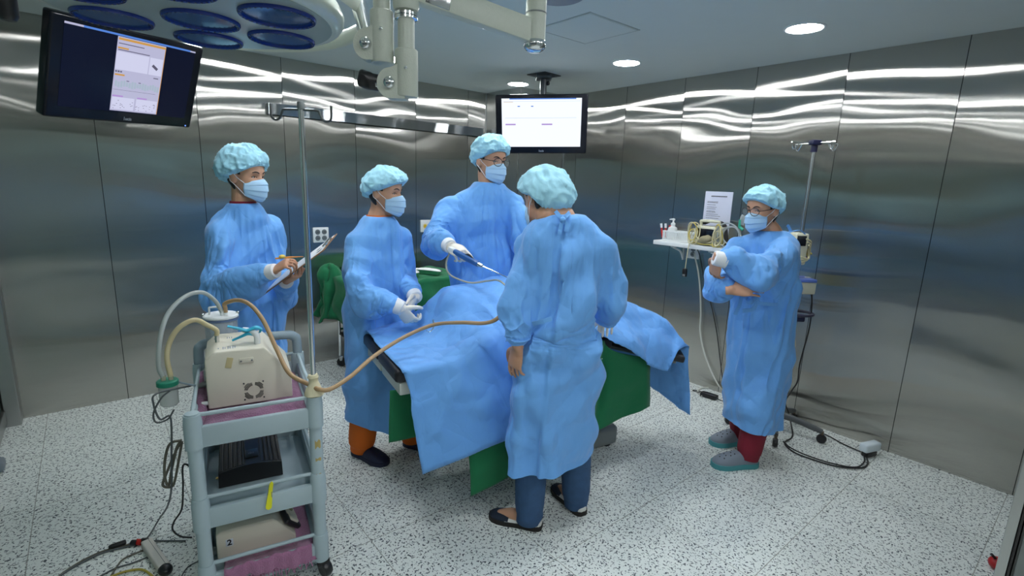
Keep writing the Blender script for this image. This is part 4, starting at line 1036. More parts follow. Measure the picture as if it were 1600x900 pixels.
cb = cloth_box(X0, X1, Y0, Y1, ZT+.004, .36, 7); cb[:, :, 1] = np.minimum(cb[:, :, 1], 4.375)
tag(drape('green_tablecloth', cb, M_green, 14, amp=.40, sim=False, origin=(2.0, 3.9, ZT)), 'green cloth draped over the instrument table behind the gloved observer', 'tablecloth')
# crumpled green cloth at the table's left corner
q = Pd(530, 430, 4.15)
P = np.zeros((30, 40, 3)); us = np.linspace(0, 1, 30)
for i, u in enumerate(us):
    for j, a in enumerate(np.linspace(0, 2*np.pi, 40)):
        r = np.interp(u, [0, .12, .25, .6, 1.0], [.004, .07, .10, .085, .11])*(1+.25*np.sin(a*4+u*5)+.12*np.sin(a*9-u*7)); P[i, j] = (q[0]-.045+r*np.cos(a)*.8-.10*max(0, u-.3), 4.17+r*np.sin(a)*.9, np.interp(u, [0, .12, .25, 1.0], [.895, .885, .835, .47])+.02*np.sin(a*3))
P[:, :, 1] = np.minimum(P[:, :, 1], 4.37)
tag(drape('green_cloth', P, M_green, 15, amp=1.0, sim=False, origin=(q[0], 4.17, .47)), 'crumpled green cloth hanging off the left corner of the instrument table', 'cloth')
# kidney dish and a small bowl with gauze
M_steelp = mat('polished_steel', (0.62, 0.63, 0.63), 0.16, 1.0)
M_gauze = mat('white_gauze', srgb(236, 238, 236), 0.95, bump=0.004, bscale=60)
c = Pz(668, 424, ZT+.03)
def kidney(s, z): 
    a = np.linspace(0, 2*np.pi, 48, endpoint=False); x = .145*np.cos(a)*s; y = (.062*np.sin(a)-.050*np.cos(a*1)**2*1.0+.03)*s
    ex = unit(RH*.95-FH*.32); ey = unit(RH*.32+FH*.95); return c+x[:, None]*ex+y[:, None]*ey+UP*z
kd = thing('kidney_dish', 'steel kidney dish filled with white gauze on the green table', 'dish', c)
G().rings(np.array([kidney(.80, -.022), kidney(.86, -.020), kidney(.98, .014), kidney(1.04, .016), kidney(1.03, .012), kidney(.96, .010), kidney(.82, -.016)])).build('bowl', M_steelp, kd)
gz = np.array([kidney(.93, .004), kidney(.90, .014), kidney(.6, .022), kidney(.3, .024), kidney(.02, .024)]); f = gz.reshape(-1, 3); gz = gz+(vnoise(f*60, 3)*.004).reshape(5, 48)[:, :, None]*UP
gb = tag(G().rings(gz).build('gauze', M_gauze, origin=c), 'white gauze lying in the steel kidney dish', 'gauze')
c2 = Pz(645, 427, ZT+.03)
tag(G().lathe([(.03, -.03), (.05, -.028), (.060, .010), (.063, .012), (.058, .012), (.046, -.02), (.001, -.022)], c2).build('bowl', M_steelp, origin=c2), 'small round steel bowl beside the kidney dish', 'bowl')
gz = G().lathe([(.057, .004), (.05, .016), (.03, .030), (.012, .048), (.001, .052)], c2, n=20)
V = gz.verts(); V = V+np.stack([vnoise(V*50, q)*.006 for q in range(3)], 1)
tag(mk('gauze', V, gz.f, M_gauze, origin=c2), 'peak of white gauze heaped in the small steel bowl', 'gauze')

# ------------------------------------------------------------------ the handpiece in the operator's right hand, and its thin tube
h0, h1 = Pd(716, 396, 2.60), Pd(746, 412, 2.50); hd_ = unit(h1-h0)
M_blue = mat('blue_handpiece', srgb(38, 92, 160), 0.35, coat=.3)
hp = thing('cannula_handpiece', 'blue handpiece with a long thin steel cannula in the operator\'s gloved hand', 'surgical instrument', h0)
side = unit(np.cross(hd_, UP)); upn = np.cross(side, hd_)
G().tube([h0-hd_*.03, h0-hd_*.02, h0+hd_*.03, h0+hd_*.08, h1, h1+hd_*.01], [.012, .015, .016, .0165, .015, .012], n=16).build('handle', M_blue, hp)
G().tube([h0+hd_*.055+upn*.014, h0+hd_*.08+upn*.021, h0+hd_*.115+upn*.014], [.004, .006, .003], n=8).build('trigger', M_black, hp)
G().tube([h1+hd_*.006, h1+hd_*.035], [.0125, .010], n=12, smooth=False).build('collar', M_steelp, hp)
tip = Pd(800, 437, 2.40)
G().tube([h1+hd_*.03, (h1+hd_*.03)*.5+tip*.5, tip], [.0032, .003, .0026], n=8).build('cannula', M_chrome, hp)
G().box(h0-hd_*.05, (.04, .03, .03), .006, M=np.stack([hd_, side, upn], 1)).build('connector', M_white, hp)
M_clear = mat('clear_tubing', srgb(214, 208, 184), 0.2, trans=.35, spec=.6)
t_ = G().tube([h0-hd_*.06, Pd(697, 412, 2.66), Pd(702, 428, 2.64), Pd(718, 437, 2.60), Pd(738, 442, 2.56), Pd(762, 439, 2.52), Pd(778, 438, 2.47), Pd(790, 446, 2.42), Pd(806, 462, 2.36)], .0048, n=8, k=8).build('thin_tube', M_clear, origin=h0)
tag(t_, 'thin clear tube looping from the blue handpiece down to the drape', 'tube')

# ------------------------------------------------------------------ trolley at the left with the suction pump
KO = A(.207, 1.96, 0); KU = A(.981, -.19, 0); KV = A(.19, .981, 0); KM = np.stack([KU, KV, UP], 1)
def K(u, v, z): return KO+KU*u+KV*v+UP*z
def Kv(px, py, v):
    r = ray(px, py); return CAMP+r*(((KO-CAMP)@KV+v)/(r@KV))
M_cart = mat('pale_blue_grey_plastic', srgb(168, 186, 192), 0.5, var=0.03)
M_cartd = mat('blue_grey_tube', srgb(140, 158, 168), 0.45)
M_towel = mat('mauve_towel', srgb(140, 92, 126), 0.95, var=0.12, scale=25, bump=0.006, bscale=180, sheen=.3)
M_towel2 = mat('pink_towel', srgb(166, 112, 146), 0.95, var=0.12, scale=25, bump=0.006, bscale=180, sheen=.3)
KW, KD = .402, .56
kt = thing('trolley', 'pale blue-grey three-tier plastic trolley standing at the lower left', 'trolley', K(KW/2, KD/2, 0))
for (u, v) in ((0, 0), (KW, 0)):
    G().lathe([(.001, .07), (.024, .07), (.024, .792), (.022, .800), (.001, .802)], K(u, v, 0)).build('post', M_cart, kt)
g = G()
hz = .885
G().tube([K(0, KD, .07), K(0, KD, .60), K(0, KD, hz-.05), K(.012, KD, hz-.012), K(.05, KD, hz), K(KW/2, KD, hz), K(KW-.05, KD, hz), K(KW-.012, KD, hz-.012), K(KW, KD, hz-.05), K(KW, KD, .60), K(KW, KD, .07)], .021, n=16, k=6).build('handle_frame', M_cartd, kt)
for zt, zb in ((.748, .668), (.425, .345), (.150, .075)):
    g = G()
    g.box(K(KW/2, KD/2, zb+.018), (KW-.01, KD-.01, .014), .003, M=KM)
    g.box(K(KW/2, -.004, (zt+zb)/2), (KW, .022, zt-zb), .005, M=KM); g.box(K(KW/2, KD+.004, (zt+zb)/2), (KW, .022, zt-zb), .005, M=KM)
    g.box(K(-.004, KD/2, (zt+zb)/2), (.022, KD, zt-zb), .005, M=KM); g.box(K(KW+.004, KD/2, (zt+zb)/2), (.022, KD, zt-zb), .005, M=KM)
    for (u, v) in ((0, 0), (KW, 0), (0, KD), (KW, KD)):
        g.lathe([(.026, zb), (.030, zb), (.030, zt+.015), (.027, zt+.045), (.0265, zt+.046)], K(u, v, 0), n=24)
    tr = g.build('tray', M_cart, kt)
    zr = zt+.042
    for a, b in (((0, 0), (KW, 0)), ((0, 0), (0, KD)), ((KW, 0), (KW, KD)), ((0, KD), (KW, KD))):
        G().tube([K(*a, zr), K(*b, zr)], .0075, n=10, smooth=False).build('guard_rail', M_cart, tr)
for (u, v) in ((0, 0), (KW, 0), (0, KD), (KW, KD)):
    c = K(u+.012, v-.012, .032)
    G().lathe([(.008, -.016), (.028, -.017), (.032, -.011), (.032, .011), (.028, .017), (.008, .016)], c, axis=unit(KU*.9+KV*.4)).build('caster', M_black, kt)
    G().box(K(u+.006, v-.004, .058), (.05, .04, .030), .008, M=KM).build('caster_hood', M_black, kt)
# iodine stains on the right post
for zz, w_ in ((.60, .03), (.535, .012), (.465, .015)):
    a = np.linspace(-1.9, -1.0, 8); R = [[K(KW+.0246*np.cos(q), .0246*np.sin(q), zz+s*w_*(1+.35*np.sin(q*9+s))) for q in a] for s in (-.5, 0, .5)]
    G().grid(np.array(R)).build('stain', mat('iodine_stain', srgb(176, 158, 96), .6), kt)

def towel(label, u0, u1, v0, v1, z0, z1, mt, seed, over=None):
    nu, nv = 60, 50; P = np.zeros((nu, nv, 3))
    for i, a in enumerate(np.linspace(0, 1, nu)):
        for j, b in enumerate(np.linspace(0, 1, nv)):
            e = min(a, 1-a, b, 1-b); h = min(1, (e/.09))**.5
            P[i, j] = K(u0+(u1-u0)*a, v0+(v1-v0)*b, z0+(z1-z0)*h)
    f = P.reshape(-1, 3); f = f+np.outer(vnoise(f*22, seed)*.006+vnoise(f*9, seed+1)*.008, UP)*np.clip((f[:, 2:3]-z0-.003)/.01, 0, 1); P = f.reshape(nu, nv, 3)
    o = G().grid(P).build('towel', mt, origin=K((u0+u1)/2, (v0+v1)/2, z0), ang=180, solid=.003)
    return tag(o, label, 'towel')
towel('mauve towel folded under the suction pump on the top tray', .018, KW-.018, .012, KD-.03, .696, .722, M_towel, 3)
# bunched towel at the left of the pump
g = G()
g.ctube([K(.012, .10, .715), K(.016, .25, .735), K(.012, .40, .765), K(.03, .49, .768)], [.016, .022, .026, .022], n=16, k=8)
V = g.verts(); V = V+np.stack([vnoise(V*30, q)*.006 for q in range(3)], 1)
tag(mk('towel', V, g.f, M_towel, origin=K(.015, .3, .71), ang=180), 'bunched mauve towel stuffed between the pump and the left rail', 'towel')
# pump
pm = thing('suction_pump', 'cream suction pump with a round fan grille on the top tray', 'medical pump', K(.19, .33, .722))
M_pump = mat('aged_cream_plastic', srgb(224, 218, 200), 0.42, var=0.03, scale=4)
prof = [(.040, .722), (.342, .722), (.342, .838), (.247, .951), (.074, .951), (.040, .921)]
bm = bmesh.new(); v0, v1 = .19, .455
A0 = [bm.verts.new(K(u, v0, z)) for u, z in prof]; A1 = [bm.verts.new(K(u, v1, z)) for u, z in prof]
bm.faces.new(A0[::-1]); bm.faces.new(A1)
for i in range(6): bm.faces.new((A0[i], A0[(i+1) % 6], A1[(i+1) % 6], A1[i]))
bmesh.ops.bevel(bm, geom=bm.edges[:], offset=.007, segments=3, profile=.5, affect='EDGES'); bm.verts.index_update()
g = G().add(np.array([v.co[:] for v in bm.verts]), [[v.index for v in f.verts] for f in bm.faces]); bm.free()
hs_ = g.build('housing', M_pump, pm, ang=35)
fc = Kv(397, 610, .1885); fe, fu = KU, UP
g = G()
for k, r in enumerate((.024, .0285, .033, .0375)):
    for a0 in (0, 1, 2, 3):
        w_ = .62 if k < 3 else .30; a = np.linspace(a0*np.pi/2+np.pi/4-w_, a0*np.pi/2+np.pi/4+w_, 9)
        g.tube([fc+r*np.cos(q)*fe+r*np.sin(q)*fu for q in a], .0013, n=6, smooth=False)
for sx in (-1, 1):
    for sz in (-1, 1): g.cyl(fc+sx*.0345*fe+sz*.034*fu+KV*.002, fc+sx*.0345*fe+sz*.034*fu-KV*.001, .003, n=12)
g.build('fan_grille', M_black, hs_)
cp_ = Kv(385, 563, .188)
pl = G().box(cp_, (.052, .008, .022), .003, M=KM).build('name_plate', M_pump, pm)
for s in (-1, 1): G().cyl(cp_+KU*s*.019-KV*.003, cp_+KU*s*.019-KV*.006, .0035, n=12).build('screw', M_greyenam, pl)
G().box(Kv(358, 567, .188), (.022, .002, .042), .0005, M=KM@np.array([[math.cos(.25), 0, math.sin(.25)], [0, 1, 0], [-math.sin(.25), 0, math.cos(.25)]])).build('tape', mat('yellowed_tape', srgb(200, 186, 140), .4), pm)
# top: pipe elbow, hose spigot, blue lettering, side socket and cable gland
tz = .951
e0 = K(.225, .25, tz)
G().tube([e0, e0+UP*.03, e0+UP*.044-KU*.008+KV*.006, e0+UP*.05-KU*.03+KV*.03, e0+UP*.05-KU*.045+KV*.045], .0115, n=14, k=5).build('elbow_pipe', M_white, pm)
s0 = K(.083, .33, tz)
G().cyl(s0, s0+UP*.035, .008, .008).build('spigot', M_steelp, pm)
tx = mat('blue_print', srgb(70, 104, 150), .6)
g = G()
for k, (u, L) in enumerate(((.088, .012), (.104, .030), (.111, .022), (.121, .034), (.128, .028), (.138, .032), (.145, .026))): g.box(K(u, .235+.0*k, tz+.0006), (.0022, L, .0008), M=KM)
for k, (u, L) in enumerate(((.072, .012), (.118, .020), (.126, .014), (.134, .018))): g.box(K(u, .375, tz+.0006), (.002, L, .0008), M=KM)
g.build('printed_text', tx, pm)
G().box(K(.034, .34, .80), (.016, .05, .08), .004, M=KM).build('gauge_panel', mat('smoky_plastic', srgb(170, 176, 172), .2), pm)
G().cyl(K(.042, .205, .745), K(.018, .205, .745), .008).build('drain_port', M_white, pm)
G().tube([K(.040, .30, .79), K(.020, .30, .788), K(.004, .30, .782)], [.013, .011, .008], n=12).build('power_plug', M_greyenam, pm)
# turquoise clamp on the pipe
ck = e0+UP*.048-KU*.014+KV*.014
M_turq = mat('turquoise_plastic', srgb(58, 176, 208), .35)
cl = thing('hose_clamp', 'turquoise plastic spring clamp gripping the white pipe on the pump', 'clamp', ck)
a1 = unit(-KU*.95+KV*.10+UP*.32); a2 = unit(-KU*.9+KV*.1-UP*.38)
G().tube([ck+a1*.092+KU*.0, ck+a1*.05, ck+a1*.02, ck+KU*.012+UP*.016, ck+KU*.03+UP*.008, ck+KU*.026-UP*.006], [.0045, .0055, .007, .0075, .0065, .004], n=10, flat=1.8).build('jaw', M_turq, cl)
G().tube([ck+a2*.080, ck+a2*.045, ck+a2*.018, ck+KU*.008-UP*.012, ck+KU*.024-UP*.010], [.0045, .0055, .007, .007, .004], n=10, flat=1.8).build('jaw', M_turq, cl)
G().cyl(ck-KV*.012, ck+KV*.012, .005).build('pivot_pin', M_steelp, cl)
# canister
cc = K(.097, .525, 0); M_glassj = mat('clear_canister', srgb(206, 214, 220), 0.08, alpha=.35, spec=.5)
cz = 1.018
jn = thing('suction_canister', 'tall clear suction canister with a white lid behind the pump', 'canister', cc+UP*.72)
G().lathe([(.001, .722), (.058, .722), (.062, .73), (.064, cz-.03), (.064, cz-.012), (.060, cz-.012), (.058, .735), (.001, .735)], cc).build('jar', M_glassj, jn)
ld = G().lathe([(.066, cz-.012), (.069, cz-.010), (.069, cz-.003), (.064, cz+.002), (.001, cz+.004)], cc).build('lid', M_white, jn)
G().lathe([(.0675, cz-.022), (.070, cz-.021), (.070, cz-.013), (.0675, cz-.012)], cc).build('blue_gasket', mat('blue_gasket', srgb(96, 116, 150), .4), ld)
lh = cc+UP*cz-KU*.030
G().tube([lh-KU*.012+UP*.0, lh-KU*.012+UP*.028, lh-KU*.008+UP*.034, lh+KU*.026+UP*.034, lh+KU*.03+UP*.028, lh+KU*.03], .0042, n=8, k=3).build('lid_handle', M_white, ld)
for s in (-1, 1): G().ell(cc+UP*(cz+.002)+KU*s*.066, (.008, .006, .008)).build('lid_clip', M_steelp, ld)
p1 = cc+UP*(cz+.002)+KU*.006-KV*.03; p2 = cc+UP*(cz+.002)+KU*.020-KV*.03
for p in (p1, p2): G().cyl(p, p+UP*.022, .008).build('hose_port', M_white, ld)
# small overflow jar hung on the left rail
jc = Kv(262, 600, .27); jc = A(jc[0], jc[1], 0); jz = Kv(262, 598, .27)[2]
M_jar = mat('cloudy_jar', srgb(206, 212, 208), 0.2, alpha=.62)
jr = thing('overflow_jar', 'small cloudy jar with a green lid hung on the left trolley rail', 'jar', jc+UP*(jz-.09))
G().lathe([(.001, jz-.090), (.026, jz-.090), (.031, jz-.085), (.032, jz-.02), (.031, jz-.002), (.001, jz)], jc).build('jar_body', M_jar, jr)
G().lathe([(.034, jz-.010), (.037, jz-.008), (.037, jz+.008), (.034, jz+.011), (.001, jz+.012)], jc).build('green_lid', mat('green_lid_plastic', srgb(36, 140, 112), .4), jr)
for s in (-1, 1): G().cyl(jc+UP*(jz+.01)+KU*s*.012, jc+UP*(jz+.03)+KU*s*.012, .0085).build('port', M_clear, jr)
rb = K(0, .27, .79); 
G().tube([jc+UP*(jz+.0)+KU*.034, (jc+UP*jz+rb)/2+UP*.01, rb+UP*.009], .004, n=6).build('hanger', M_cartd, jr)
# hoses
M_hclear = mat('milky_hose', srgb(196, 204, 200), .3, trans=.25); M_hcream = mat('cream_hose', srgb(206, 192, 150), .4); M_hbrown = mat('tan_hose', srgb(172, 142, 104), .45); M_hdk = mat('amber_hose', srgb(176, 128, 74), .4)
tag(G().tube([jc+UP*(jz+.024)-KU*.012, jc+UP*(jz+.075)-KU*.022, Kv(251, 525, .30), Kv(264, 488, .36), Kv(290, 463, .42), Kv(316, 457, .46), Kv(336, 470, .49), p1+UP*.015], .0085, n=10, k=8).build('suction_hose', M_hclear, origin=jc), 'milky clear hose arching from the small jar to the canister lid', 'hose')
tag(G().tube([jc+UP*(jz+.024)+KU*.012, Kv(261, 560, .28), Kv(265, 535, .30), Kv(280, 512, .31), Kv(304, 500, .32), Kv(324, 508, .33), s0+UP*.05, s0+UP*.028], .0095, n=10, k=8).build('suction_hose', M_hcream, origin=jc), 'short cream hose arching from the small jar to the pump spigot', 'hose')
pb = K(KW, .0, .80)
dL = lambda px, py, D: Pd(px, py, D)
tag(G().tube([p2+UP*.012, p2+UP*.03, Kv(352, 474, .49), Kv(372, 469, .45), Kv(392, 477, .38), Kv(412, 502, .30), Kv(432, 545, .20), Kv(452, 583, .10), pb+KU*-.02+UP*.035+KV*.03, pb+UP*.03-KV*.03+KU*.012, Pd(516, 608, 1.83), Pd(548, 588, 1.92), Pd(580, 560, 2.05), Pd(612, 538, 2.16), Pd(645, 520, 2.24), Pd(680, 507, 2.28), Pd(720, 504, 2.22), Pd(755, 505, 2.16), Pd(775, 499, 2.13), Pd(790, 482, 2.14), Pd(800, 468, 2.2)], .0088, n=12, k=8).build('suction_hose', M_hbrown, origin=cc), 'long tan hose from the canister past the pole across the blue drape', 'hose')
ts = Pd(677, 508, 2.275)
tag(G().tube([ts+A(0, 0, .012)-FH*.004, ts+A(0, 0, .026), ts+A(.004, 0, .012)+FH*.004, ts-A(0, 0, .014), ts-A(.02, 0, .03), ts-A(.035, 0, .022)], .0022, n=6).build('towel_clip', M_chrome, origin=ts), 'small chrome towel clip pinning the tan hose to the drape', 'clip')
# pole taped to the front right post
pt = Pd(461, 166, 1.84); pq = A(pb[0], pb[1], 0)
iv = thing('iv_pole', 'tall chrome drip pole with two hooks taped to the trolley corner', 'drip stand', pb)
ztop = pt[2]
G().tube([pq+UP*.802, pq+UP*ztop], .0098, n=16, smooth=False).build('pole', M_chrome, iv)
G().lathe([(.010, ztop-.012), (.0125, ztop-.010), (.0125, ztop+.010), (.010, ztop+.014), (.001, ztop+.014)], pq).build('top_cap', M_greyenam, iv)
hr = unit(RH*.98+FH*.05)
for s in (-1, 1):
    P = [(0, -.012), (.055, -.013), (.062, -.018), (.072, -.040), (.082, -.048), (.094, -.046), (.102, -.034), (.103, .004)]
    G().tube([pq+UP*(ztop+z)+hr*s*x for x, z in P], .0042, n=8, k=4).build('hook', mat('dull_steel', (.16, .17, .17), .35, 1.0), iv)
M_tape = mat('yellowed_white_tape', srgb(214, 206, 172), .6, var=.08, scale=40)
gl = G().lathe([(.030, .796), (.037, .802), (.033, .812), (.027, .825), (.021, .838), (.017, .848), (.0165, .862), (.019, .870), (.016, .880), (.0115, .882)], pq, n=28)
V = gl.verts(); V = V+np.stack([vnoise(V*55, q)*.0035 for q in range(3)], 1)
mk('tape_wrap', V, gl.f, M_tape, iv)
# amplifier on the middle tray
am = thing('amplifier', 'black finned amplifier box on the middle tray', 'amplifier', K(.168, .36, .37))
M_amp = mat('gunmetal', (.055, .05, .048), .38, .7); M_ampf = mat('amp_front_black', (.008, .008, .009), .35)
nu = 56; us = np.linspace(.052, .286, nu); zt_ = .372+.062+.016*np.sin(np.linspace(0, np.pi, nu))+.0035*(np.abs(((np.arange(nu)/nu*14) % 1)-.5) < .28)
mid = (np.abs(us-.175) < .028); zt_ = np.where(mid, .372+.076, zt_)
out = [(u, z) for u, z in zip(us, zt_)]+[(.286, .376), (.052, .376)]
R = np.array([[K(u, v, z) for u, z in out] for v in (.215, .53)]); G().rings(R).build('finned_case', M_amp, am, ang=25)
out2 = [(u, z+.001) for u, z in zip(us, .372+.063+.016*np.sin(np.linspace(0, np.pi, nu)))]+[(.288, .374), (.050, .374)]
G().rings(np.array([[K(u, v, z) for u, z in out2] for v in (.203, .217)])).build('front_panel', M_ampf, am, ang=25)
G().box(K(.175, .30, .4495), (.050, .075, .003), .001, M=KM).build('badge', M_ampf, am)
g = G()
for k, L in enumerate((.010, .016, .012, .014)): g.box(K(.165+k*.006, .30+.002*(k % 2), .4513), (.003, L, .0008), M=KM)
g.build('badge_text', mat('grey_print', srgb(120, 122, 124), .5), am)
G().cyl(K(.054, .25, .395), K(.040, .25, .395), .005).build('terminal', mat('brass', (.6, .42, .16), .3, 1.0), am)
G().box(K(.0515, .30, .41), (.002, .012, .035), .0005, M=KM).build('side_label', M_white, am)
# clothes peg
pk = K(.232, -.012, .467); M_yel = mat('yellow_peg_plastic', srgb(226, 224, 30), .4)
pg = thing('clothes_peg', 'bright yellow clothes peg clipped on the middle guard rail', 'peg', pk)
for s, dz in ((-1, 0), (1, -.02)):
    M3 = KM@np.array([[math.cos(.16), 0, math.sin(.16)], [0, 1, 0], [-math.sin(.16), 0, math.cos(.16)]])
    n_ = 20; R = []
    for q in np.linspace(0, 1, n_):
        w_ = .0065+.0060*max(0, (q-.35))*1.3; e = min(1, min(q, 1-q)/.07)**.5; x = w_*max(e, .1); zz = .020-.112*q+dz*.9; y = s*.004-.008-.012*abs(q-.35)*(1 if s < 0 else -1)*1.0
        R.append([pk+M3@A(x*c1, y+d1, zz) for c1, d1 in ((1, -.003), (1, .003), (-1, .003), (-1, -.003))])
    G().rings(np.array(R)).build('prong', M_yel, pg)
G().tube([pk+KM@A(0, -.017, -.022), pk+KM@A(.0, -.017, -.045)], .0012, n=6, smooth=False).build('spring', M_greyenam, pg)
# lower device
dv = thing('control_unit', 'cream box marked 2 with a sloping end on the bottom tray', 'medical device', K(.17, .25, .10))
prof = [(.030, .112), (.318, .112), (.318, .140), (.236, .242), (.046, .242), (.030, .228)]     # (u, z)
bm = bmesh.new(); v0, v1 = .105, .40
A0 = [bm.verts.new(K(u, v0, z)) for u, z in prof]; A1 = [bm.verts.new(K(u, v1, z)) for u, z in prof]
bm.faces.new(A0[::-1]); bm.faces.new(A1)
for i in range(6): bm.faces.new((A0[i], A0[(i+1) % 6], A1[(i+1) % 6], A1[i]))
bmesh.ops.bevel(bm, geom=bm.edges[:], offset=.006, segments=3, profile=.5, affect='EDGES'); bm.verts.index_update()
g = G().add(np.array([v.co[:] for v in bm.verts]), [[v.index for v in f.verts] for f in bm.faces]); bm.free()
g.build('case', M_pump, dv, ang=35)
lc = K(.075, .1045, .186)
G().box(lc, (.026, .0012, .030), .0003, M=KM).build('number_label', mat('label_paper', srgb(214, 224, 232), .6), dv)
g = G(); text_mesh(g, '2', lc-KV*.0012, KU, UP, .034, bold=.0010); g.build('digit', M_black, dv)
G().box(K(.022, .15, .135), (.03, .03, .02), .005, M=KM).build('side_knob', M_greyenam, dv)
# small open timer box lying on its right shoulder
tc = K(.300, .168, .192); sa_ = math.atan2(.102, .082); a = .35
RM = KM@np.array([[math.cos(sa_), 0, math.sin(sa_)], [0, 1, 0], [-math.sin(sa_), 0, math.cos(sa_)]])@np.array([[math.cos(a), -math.sin(a), 0], [math.sin(a), math.cos(a), 0], [0, 0, 1]])
tb = thing('small_gadget', 'small black and cream gadget leaning on the sloping end of the box marked 2', 'gadget', tc)
G().box(tc, (.090, .105, .022), .008, M=RM, seg=3).build('shell', M_black, tb)
G().box(tc+RM@A(0, .018, .010), (.066, .054, .012), .004, M=RM).build('face', M_cream, tb)
G().box(tc+RM@A(-.004, -.026, .012), (.044, .036, .016), .003, M=RM).build('block', M_cream, tb)
G().cyl(tc+RM@A(0, .03, .016), tc+RM@A(0, .03, .019), .014).build('dial', mat('olive_dial', srgb(150, 150, 110), .5), tb)
tw = towel('pink frayed towel hanging over the lip of the bottom tray', .05, KW-.02, -.024, .45, .095, .112, M_towel2, 8)
g = G(); P = np.zeros((60, 26, 3))
for i, u in enumerate(np.linspace(.055, .365, 60)):
    for j, q in enumerate(np.linspace(0, 1, 26)):
        w_ = .004*math.sin(u*60)+.003*math.sin(u*140+1)
        v, z = np.interp(q, [0, .35, .45, .55, .62, 1], [.10, .0, -.014, -.020, -.022, -.024]), np.interp(q, [0, .35, .45, .55, .62, 1], [.112, .150, .164, .160, .150, .100+.012*math.sin(u*13)])
        P[i, j] = K(u, v+w_*.8*(q > .5)-.003, z+w_)
g.grid(P)
for i in range(26):
    u = .06+.012*i; g.tube([K(u, -.026, .105+.01*math.sin(u*13)), K(u+.003*math.sin(i*5), -.028, .092), K(u+.004*math.cos(i*3), -.029, .078-.006*(i % 3))], .0011, n=5)
tag(g.build('towel_fringe', M_towel2, origin=K(.2, -.02, .1), ang=180, solid=.003), 'frayed front edge of the pink towel over the bottom tray lip', 'towel')
# cables on the left of the trolley and the extension block on the floor
M_cab = mat('olive_grey_cable', srgb(98, 96, 84), .5); M_cabk = mat('black_cable', (.015, .015, .016), .45); M_cabg = mat('grey_cable', srgb(88, 94, 96), .5); M_caby = mat('yellow_cable', srgb(176, 160, 70), .5)
def floorp(px, py, z=.006): return Pz(px, py, z)
Lr = lambda px, py: Kv(px, py, .16)
tag(G().tube([K(-.02, .30, .79), Lr(245, 615), Lr(240, 632), Lr(250, 655), Lr(265, 650), Lr(268, 672), Lr(268, 710), Lr(268, 760), Lr(262, 790), Pz(248, 812, .06), floorp(232, 838, .02), floorp(220, 846)], .0035, n=8, k=6).build('cable', M_cabg, origin=K(-.05, .2, 0)), 'grey cable dropping from the left rail down to the power strip', 'cable')
g = G(); ck0 = [(284, 688), (266, 694), (258, 716), (257, 742), (263, 760), (268, 735), (276, 700), (282, 692), (272, 712), (262, 735), (254, 758), (262, 764), (272, 755), (280, 715), (284, 692)]
tag(G().tube([Lr(x, y)+KV*.006*(k % 3) for k, (x, y) in enumerate(ck0)], .0048, n=8, k=6).build('cable', M_cab, origin=K(-.04, .15, .4)), 'coiled olive cable hanging in loops at the left of the trolley', 'cable')
tag(G().tube([Lr(272, 640), Lr(262, 655), Lr(244, 660), Lr(240, 645), Lr(252, 622), Lr(266, 610)], .0032, n=8, k=8).build('cable', M_cabg, origin=K(-.04, .15, .7)), 'grey cable loop hanging below the small jar', 'cable')
tag(G().tube([K(-.01, .30, .38), Lr(288, 725), Lr(286, 760), Lr(284, 795), Lr(272, 815), Lr(270, 828), Lr(282, 838), Lr(300, 840)], .0034, n=8, k=6).build('cable', M_cabk, origin=K(-.03, .2, .3)), 'black cable bowing out from the left side of the lower trays', 'cable')
for k, (lab, pts, m_, r_) in enumerate((
    ('olive cable running from the taped joint to the lower left frame edge', [(226, 846), (196, 852), (170, 858), (140, 870), (112, 886), (90, 902), (60, 930)], M_cab, .004),
    ('second grey cable running beside the olive one along the floor', [(226, 848), (190, 856), (160, 864), (130, 878), (104, 893), (84, 908)], M_cabg, .0035),
    ('grey cable lying from the taped joint towards the trolley caster', [(226, 845), (255, 845), (290, 845)], M_cabg, .0035),
    ('olive cable with a ribbed plug curling under the power strip', [(228, 858), (208, 866), (192, 874), (182, 886), (172, 902)], M_cab, .0035),
    ('grey cable from the strip to the bottom frame edge', [(232, 870), (206, 880), (180, 888), (150, 904)], M_cabg, .0033),
    ('yellow cable arching on the floor below the power strip', [(150, 912), (178, 899), (200, 892), (222, 890), (238, 900), (246, 912)], M_caby, .0045),
    ('thin grey cable curving from under the trolley to the frame edge', [(312, 876), (296, 884), (286, 896), (278, 915)], M_cabg, .0025))):
    P = [floorp(x, y, r_+.001) for x, y in pts]
    tag(G().tube(P, r_, n=8, k=6).build('floor_cable', m_, origin=P[0]), lab, 'cable')
ps0, ps1 = Pz(229, 848, .02), Pz(257, 888, .02); sd = unit(ps1-ps0); sn = np.cross(UP, sd); SM = np.stack([sd, sn, UP], 1); sl_ = np.linalg.norm(ps1-ps0)
ps = thing('power_strip', 'white power strip with a black end lying on the floor by the trolley', 'power strip', (ps0+ps1)/2*A(1, 1, 0))
G().box((ps0+ps1)/2, (sl_, .042, .036), .006, M=SM, seg=3).build('strip_body', mat('off_white_plastic', srgb(214, 210, 202), .45), ps)
G().box((ps0+ps1)/2+sn*.006+UP*.0183, (sl_*.95, .0015, .0012), M=SM).build('groove', M_greyenam, ps)
G().ell(ps1+sd*.010, (.032, .026, .021), M=SM).build('black_end', M_black, ps)
for k, (px, py, r_, m_) in enumerate(((226, 846, .015, 'k'), (218, 847, .013, 'r'), (210, 848, .0125, 'k'))):
    P = Pz(px, py, .013); G().tube([P-RH*.012, P+RH*.012], r_, n=12, smooth=False).build('tape_band', M_black if m_ == 'k' else mat('red_tape', srgb(196, 40, 30), .5), ps)
P = Pz(184, 851, .012); q_ = unit(Pz(196, 848, .012)-Pz(172, 855, .012))
